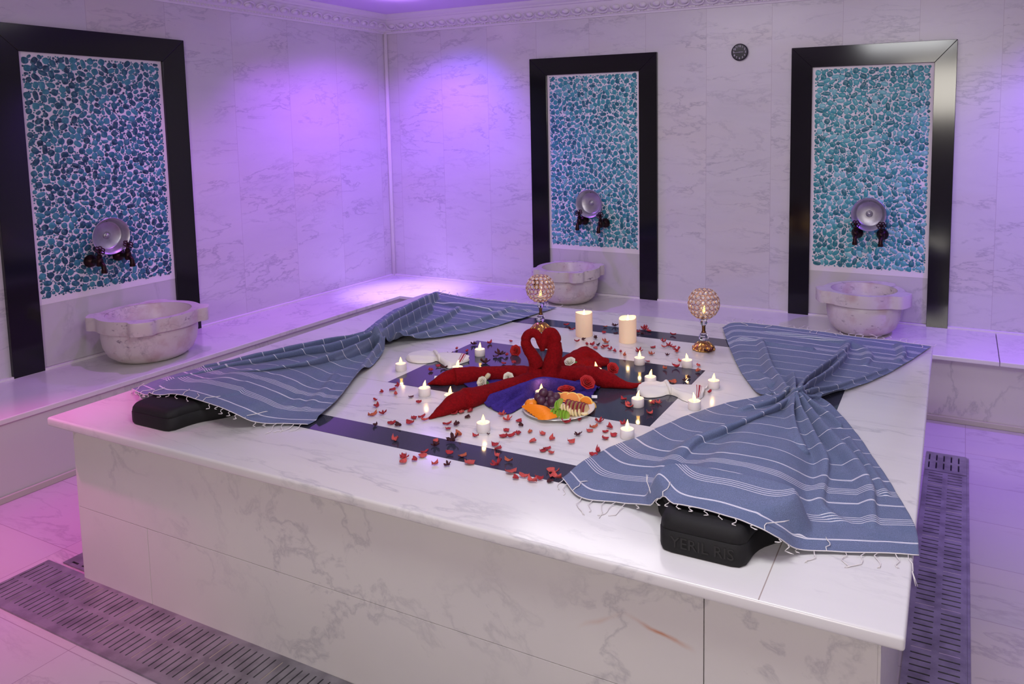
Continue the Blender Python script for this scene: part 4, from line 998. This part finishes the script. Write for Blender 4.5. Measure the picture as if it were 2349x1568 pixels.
GR = [(1246.6, 901, 0, .0160), (1262, 906, .006, .0145), (1275, 911, .002, .0160), (1235.5, 911, 0, .0158), (1242, 919, -.014, .0162), (1266, 921, -.014, .0166), (1236, 929, -.008, .0140), (1251.5, 930, -.016, .0150), (1254, 916, .004, .015)]
gp = None
for i, (u, v, off, r) in enumerate(GR):
    c = VP(u, v, 1254, 938, off)
    if gp is None: gp = MB().sphere((0, 0, 0), 1, 24, 16, sc=(1, 1, 1.08)).build('grape', FM['grape'], smooth=True); o = gp
    else: o = gp.copy(); COL.objects.link(o)
    o.location = c; o.scale = (r, r, r)
    tag(o, ['top grape of the dark bunch, in front of the tea light', 'upper right grape behind the middle of the bunch', 'rightmost grape of the dark bunch', 'leftmost grape of the dark bunch', 'left front grape in the middle of the bunch',
            'right front grape in the middle of the bunch', 'lowest left grape, next to the peeled tangerine', 'lowest right grape, above the melon slices', 'middle grape half hidden inside the dark bunch'][i], 'grape', 'dark grapes on the fruit plate')
# peeled tangerine: lobed body with a pith star
def lobes(a, i): return 1 - .07 * abs(math.sin(5 * a))
tt = thing('peeled_tangerine', 'small peeled tangerine on the left of the plate, beside the grapes', 'tangerine', VP(1218, 934, 1222, 944), 0)
MB().lathe([(max(1e-5, .0215 * math.cos(a)), .012 + .017 * math.sin(a)) for a in [-1.57 + k * .262 for k in range(13)]], 60, rf=lobes).build('segments', FM['orange'], tt, smooth=True)
MB().lathe([(.006, .0285), (.004, .0292), (0, .0290)], 20, rf=lambda a, i: 1 + .5 * math.sin(5 * a)).build('pith_star', FM['banana'], tt, smooth=True)
def half_slice(loc, R, th, n, rollv, flesh, skin, label, cat, group, rind=.0022, arc=PI, name='fruit_slice', partn='peel'):
    """half disc: flat cut edge plus a rim of skin; n = normal of the disc, rollv = direction of the curved side"""
    n = Vector(n).normalized(); up = Vector(rollv); up = (up - n * up.dot(n)).normalized(); sd = n.cross(up)
    Mx = Matrix((sd, up, n)).transposed(); t = thing(name, label, cat, loc, 0, group); seg = 20
    def sector(r0, r1, nm, mat, zz):
        mb = MB(); V = []
        for z in (-zz, zz):
            for k in range(seg + 1):
                a = PI / 2 - arc / 2 + arc * k / seg
                V += [Mx @ Vector((r0 * math.cos(a), r0 * math.sin(a), z)), Mx @ Vector((r1 * math.cos(a), r1 * math.sin(a), z))]
        m = 2 * (seg + 1); F = []
        for k in range(seg):
            a, b, c, d = 2 * k, 2 * k + 1, 2 * k + 3, 2 * k + 2
            F += [(a, b, c, d), (a + m, d + m, c + m, b + m), (b, b + m, c + m, c), (a, d, d + m, a + m)]
        F += [(0, m, m + 1, 1), (m - 2, m - 1, 2 * m - 1, 2 * m - 2)]
        mb.add(V, F); o = mb.build(nm, mat, t, weld=True)
        bm = bmesh.new(); bm.from_mesh(o.data); bmesh.ops.recalc_face_normals(bm, faces=bm.faces); bm.to_mesh(o.data); bm.free()
    sector(.0003, R - rind, 'flesh', flesh, th / 2); sector(R - rind, R, partn, skin, th / 2 + .0002)
    return t
rt = Vector((RT.x, RT.y, 0)).normalized()
# orange half-moons fanned along the back right rim
for i, (u, v, R, tilt) in enumerate([(1281, 920, .030, -.5), (1297, 918, .029, -.3), (1312, 918, .028, -.1), (1327, 921, .028, .15), (1343, 926, .026, .5), (1352, 936, .026, 1.0)]):
    half_slice(VP(u, v, u, 937 if i < 4 else 940, .03), R, .005, CD * .9 - rt * (.1 + tilt * .4) + Vector((0, 0, .45)), Vector((0, 0, 1)) + rt * (.35 + tilt * .4), FM['orange'], FM['rim'],
               'half slice of orange, %s of the fan at the back of the plate' % ['first', 'second', 'third', 'fourth', 'fifth', 'last and lowest'][i], 'orange slice', 'orange slices on the fruit plate', rind=.0035, name='orange_slice')
# red-skinned apple slices
for i, (u, v) in enumerate([(1304, 939), (1312, 941), (1321, 942), (1330, 943), (1338, 944), (1344, 946)]):
    half_slice(VP(u, v, 1322, 953, -.004 + i * .001), .034 - .0009 * i, .0056, rt * .9 + CD * .30 + Vector((0, 0, .1)), Vector((0, 0, 1)) - CD * .2 + rt * .30, FM['apple'], FM['askin'],
               'red-skinned apple slice, %s from the left in the row' % ['first', 'second', 'third', 'fourth', 'fifth', 'sixth'][i], 'apple slice', 'red apple slices on the fruit plate', rind=.0022, name='apple_slice')
# green apple slices
for i, (u, v, d) in enumerate([(1287, 929, .012), (1281, 933, .008), (1270, 950, 0), (1277, 950, 0), (1284, 950, 0), (1292, 953, 0), (1299, 954, 0), (1305, 956, 0)]):
    half_slice(VP(u, v, u, 963, d), .019 if i > 1 else .022, .0044, rt * .85 + CD * .45 + Vector((0, 0, .2)), Vector((0, 0, .9)) - rt * .4 + CD * .3, FM['kiwi'], FM['kskin'],
               'pale green fruit slice, %s' % ['highest, against the grapes', 'just below the highest green one', 'leftmost in the front row', 'second in the front row', 'third in the front row', 'fourth in the front row', 'fifth in the front row', 'rightmost in the front row, by the rim'][i], 'fruit slice', 'green fruit slices on the plate', rind=.0028, arc=PI * .9, name='green_fruit_slice')
# banana rounds
for i, (u, v) in enumerate([(1290, 935), (1297, 936), (1304, 939), (1309, 944), (1315, 947), (1322, 948), (1330, 947), (1341, 949)]):
    t = thing('banana_slice', 'round banana slice, %s' % ['first on the left', 'second from the left', 'third from the left', 'fourth from the left', 'fifth from the left', 'sixth from the left', 'seventh, leaning on the apple', 'flat one at the right rim'][i], 'banana slice', VP(u, v - 1, u, 959, -.004), 0, 'banana slices on the fruit plate')
    n = (CD * .25 + rt * .9 + Vector((0, 0, .25))) if i < 7 else Vector((0, 0, 1))
    MB().lathe([(.0105, -.003), (.0118, -.0022), (.0118, .0022), (.0105, .003)], 24, M=mat_to(n)).build('flesh', FM['banana'], t, auto=40)
    MB().lathe([(.0119, -.0016), (.0121, 0), (.0119, .0016)], 24, M=mat_to(n)).build('rim', FM['apple'], t, smooth=True)
# melon wedges fanned along the front left
for i in range(7):
    a = VP(1197 + 6.0 * i, 933 + 4.4 * i, 1205 + 5 * i, 948 + 3.6 * i); b = VP(1256 + 4.2 * i, 936 + 2.9 * i, 1256 + 4 * i, 953 + 2.3 * i)
    if i == 6: a, b = VP(1233, 960, 1235, 969), VP(1281, 954, 1280, 966)
    V = []; n = 14; mid = CD * .012
    for k in range(n + 1):
        q = k / n; w = math.sin(PI * (.04 + .92 * q)) ** .6; c = a.lerp(b, q) + mid * math.sin(PI * q) + Vector((0, 0, .004 * math.sin(PI * q)))
        V += [c + Vector((0, 0, .0115 * w)) - CD * .003, c + CD * .0130 * w - Vector((0, 0, .002 * w)), c - CD * .010 * w - Vector((0, 0, .003 * w))]
    mb = MB().add(V, [(3 * k + j, 3 * k + (j + 1) % 3, 3 * k + 3 + (j + 1) % 3, 3 * k + 3 + j) for k in range(n) for j in range(3)] + [(2, 1, 0), (3 * n, 3 * n + 1, 3 * n + 2)])
    o = mb.build('melon_wedge', FM['melon'], bevel=.0008)
    tag(o, 'orange melon wedge, %s' % ['topmost in the fan, next to the tangerine', 'second from the top of the fan', 'third from the top of the fan', 'fourth from the top of the fan', 'fifth from the top of the fan', 'sixth from the top of the fan', 'lowest, lying along the plate rim'][i], 'melon wedge', 'orange melon wedges on the plate')

# ---------------------------------------------------------------- dried petals
PM = dict(r=noisy(M('petal_red', '#a82a34', .85), 200, .4, .001, '#6c1420', .5, 60), c=noisy(M('petal_coral', '#c4504c', .85), 200, .4, .001, '#8c2c34', .45, 60), d=noisy(M('petal_maroon', '#3a1018', .85), 200, .4, .001, '#6c1c28', .4, 60), o=noisy(M('petal_orange', '#b85a40', .85), 200, .4, .001, '#7c3028', .5, 60))
def petal_mesh(kind, seed):
    rr = random.Random(seed); mb = MB()
    def leafp(L_, Wd, curl, twist, az, z0=0., tiltz=0.):
        nu, nv = 9, 6; V = []
        for iu in range(nu + 1):
            for iv in range(nv + 1):
                x = iu / nu; y = iv / nv * 2 - 1; w = Wd * (math.sin(PI * (x * .93 + .05)) ** .7); px = (x - .5) * L_; py = y * w
                z = curl * Wd * y * y * .75 * (1 - .5 * x) + curl * L_ * (x - .5) ** 2 * .7 + tiltz * (x) * L_ + twist * y * (x - .5) * Wd * 2 + rr.uniform(-.0010, .0010) + .0012 * math.sin(9 * y + 5 * x)
                V.append(Vector((px * math.cos(az) - py * math.sin(az), px * math.sin(az) + py * math.cos(az), z)))
        return V, [(iu * (nv + 1) + iv, (iu + 1) * (nv + 1) + iv, (iu + 1) * (nv + 1) + iv + 1, iu * (nv + 1) + iv + 1) for iu in range(nu) for iv in range(nv)]
    if kind == 'cup': mb.add(*leafp(.026, .011, rr.uniform(.5, .9), rr.uniform(-.5, .5), 0))
    elif kind == 'curl': mb.add(*leafp(.032, .0075, rr.uniform(.8, 1.2), rr.uniform(-1, 1), 0))
    elif kind == 'flat': mb.add(*leafp(.025, .0125, .25, .2, 0))
    else:
        for k in range(5): 
            V, F = leafp(.017, .005, .5, rr.uniform(-.6, .6), 0, tiltz=rr.uniform(.2, .7))
            a = k * 1.256 + rr.uniform(-.2, .2); mb.add([Vector(((p.x + .009) * math.cos(a) - p.y * math.sin(a), (p.x + .009) * math.sin(a) + p.y * math.cos(a), p.z)) for p in V], F)
    zmin = min(p.z for p in mb.v)
    for p in mb.v: p.z += .0014 - zmin
    return mb
proto = {}
def petal(u, v, k, kind, sz, ang, lean, label, group, surf):
    key = (k, kind, RND.randrange(2))
    if key not in proto:
        o = petal_mesh(kind, len(proto) + 3).build('dried_petal' if kind != 'star' else 'dried_blossom', PM[k], smooth=True)
        s = o.modifiers.new('thickness', 'SOLIDIFY'); s.thickness = .0007; proto[key] = o
    else: o = proto[key].copy(); COL.objects.link(o)
    p = G(u, v); o.location = (p.x, p.y, p.z + .0012 + abs(math.sin(lean)) * .010 * sz); o.rotation_euler = (lean, lean * .4, ang); o.scale = (sz, sz, sz * 1.15)
    tag(o, label, 'dried petal' if kind != 'star' else 'dried flower', group)
def A_(x, y): return 850 + x / 2.7635, 600 + y / 2.7635
PETALS = '''30,877,r 35,918,r 12,975,o 80,967,r 27,1037,d 70,827,r 140,812,r 170,790,r 160,840,c 257,857,d 305,892,r 277,990,r 250,1025,r 133,1027,r 175,1040,d 345,1003,c 325,985,r 528,963,r 575,957,c 632,948,r 615,985,d
487,1033,r 548,1033,d 492,1060,r 558,1103,o 522,1137,D 667,1105,r 748,1092,t 835,975,c 868,1007,c 940,1012,r 954,1040,d 863,1070,r 840,1107,r 885,1112,r 935,1090,r 1013,1080,o 1092,1095,c 1030,1140,c 1150,1127,c 1240,1022,r 1325,1003,r
1272,1148,c 1120,1190,r 1145,1215,c 1092,1200,r 1315,1100,s 1388,968,s 1415,1050,o 1390,1072,c 1450,1017,r 1515,1055,r 1490,1080,r 1543,1100,r 1488,1122,r 1605,1033,r 1412,1230,r 1440,1212,r 157,1130,c 413,1140,c 413,1165,d 500,1217,r
583,1235,o 790,1165,r 810,1190,r 805,1230,c 875,1265,o 803,1295,r 1140,1325,c 1172,1340,c 1155,1358,c 1182,1372,c 1140,1393,d 1070,1380,r 1025,1397,c 975,1365,c 920,1375,r 890,1338,C 630,1277,C 490,1290,s 410,1285,c 215,1247,r 205,1275,c
280,1258,r 330,1232,c 345,1210,r 208,1236,r 545,553,r 610,568,r 653,525,d 755,517,r 818,593,D 862,595,r 795,602,d 845,645,r 910,640,r 725,638,D 430,662,r 465,672,d 380,690,r 505,582,d 890,505,r 1240,402,r 1280,430,r 1488,412,o 1547,407,d
1480,450,r 1553,453,d 1353,492,d 1425,487,d 1308,505,r 1490,512,o 1403,530,r 1425,548,c 1442,528,d 1470,545,c 1488,540,r 1518,556,r 1545,570,r 1372,526,r 1608,597,o 1702,570,r 1745,430,r 1765,440,r 1722,455,d 1735,424,r 1698,447,r 1918,463,r
1857,507,r 1790,542,r 1892,533,r 1917,542,r 1865,540,c 1945,565,r 1940,572,c 1780,587,o 1882,590,s 1960,630,c 2077,660,c 1865,680,o 1935,668,r 2078,695,o 1757,632,r 2015,735,d 1993,752,s 1913,766,O 2150,575,D 2148,827,r 1605,877,r
1632,905,c 1640,922,c 1785,900,c 1823,897,c 1770,963,c 1265,428,d 1215,650,r 1585,573,r'''
TONE = dict(r='dark red', c='coral red', d='maroon', o='rusty orange')
LM = [(920, 849, 'leftmost tea light'), (974, 906, 'second left tea light'), (1101, 815, 'tea light beside the left mitt'), (1109, 988, 'tea light before the purple towel'),
      (1439, 1003, 'tea light at the right towel'), (1463, 931, 'tea light before the right mitt'), (1637, 889, 'rightmost tea light'), (1576, 841, 'tea light at the rear right'),
      (1467, 835, 'tea light below the pillar candles'), (1340, 769, 'left pillar candle'), (1440, 783, 'right pillar candle'), (1241, 756, 'left candle holder'), (1614, 801, 'right candle holder'),
      (1281, 958, 'fruit plate'), (1000, 825, 'left wash mitt'), (1540, 900, 'right wash mitt'), (983, 960, 'front left wing tip'), (730, 965, 'near corner of the left towel'), (1292, 1098, 'left corner of the right towel'),
      (1490, 977, 'front corner of the black panel'), (1619, 850, 'right corner of the black panel'), (884, 876, 'left corner of the black panel'), (1184, 815, 'red rose left of the swans'), (1404, 858, 'rear red rose')]
CNT = ['closest', 'second closest', 'third closest', 'fourth closest', 'fifth closest', 'sixth closest', 'seventh closest', 'eighth closest', 'ninth closest', 'tenth closest', 'eleventh closest', 'twelfth closest', 'thirteenth closest']
rows = []
for tok in PETALS.split():
    x, y, k = tok.split(','); u, v = A_(float(x), float(y)); v += 2; big = 1.
    if k in 'CDO': big = 1.4; k = k.lower(); kind = 'flat' if k != 'd' else 'star'
    elif k == 't': big = .45; k = 'd'; kind = 'star'
    elif k == 's': big = .8; k = 'd'; kind = 'star'
    else: kind = RND.choice(['cup', 'cup', 'curl', 'curl', 'flat', 'star'])
    best = min((math.hypot((u - a) , (v - b) * 2.2), nm, u - a, (v - b) * 2.2) for a, b, nm in LM)
    dr = ('right of' if best[2] > 0 else 'left of') if abs(best[2]) > abs(best[3]) else ('in front of' if best[3] > 0 else 'behind')
    rows.append([u, v, k, kind, big, best[1], dr, best[0]])
for r in rows:
    u, v, k, kind, big, nm, dr, dist = r
    rank = sum(1 for q in rows if q[5] == nm and q[6] == dr and q[7] < dist)
    size = big * RND.uniform(.70, .98); sh = {'cup': 'cupped', 'curl': 'curled', 'flat': 'flat', 'star': 'crumpled'}[kind]
    lb = '%s%s dried %s, %s %s the %s' % ('large ' if big > 1.2 else 'tiny ' if big < .7 else '', TONE[k], 'petal' if kind != 'star' else 'blossom', CNT[rank], dr, nm)
    if len(lb.split()) > 15: lb = lb.replace('dried ', '')
    petal(u, v, k, kind, size, RND.uniform(0, 2 * PI), RND.uniform(-.25, .25), lb, 'dried petals and blossoms strewn on the platform', None)
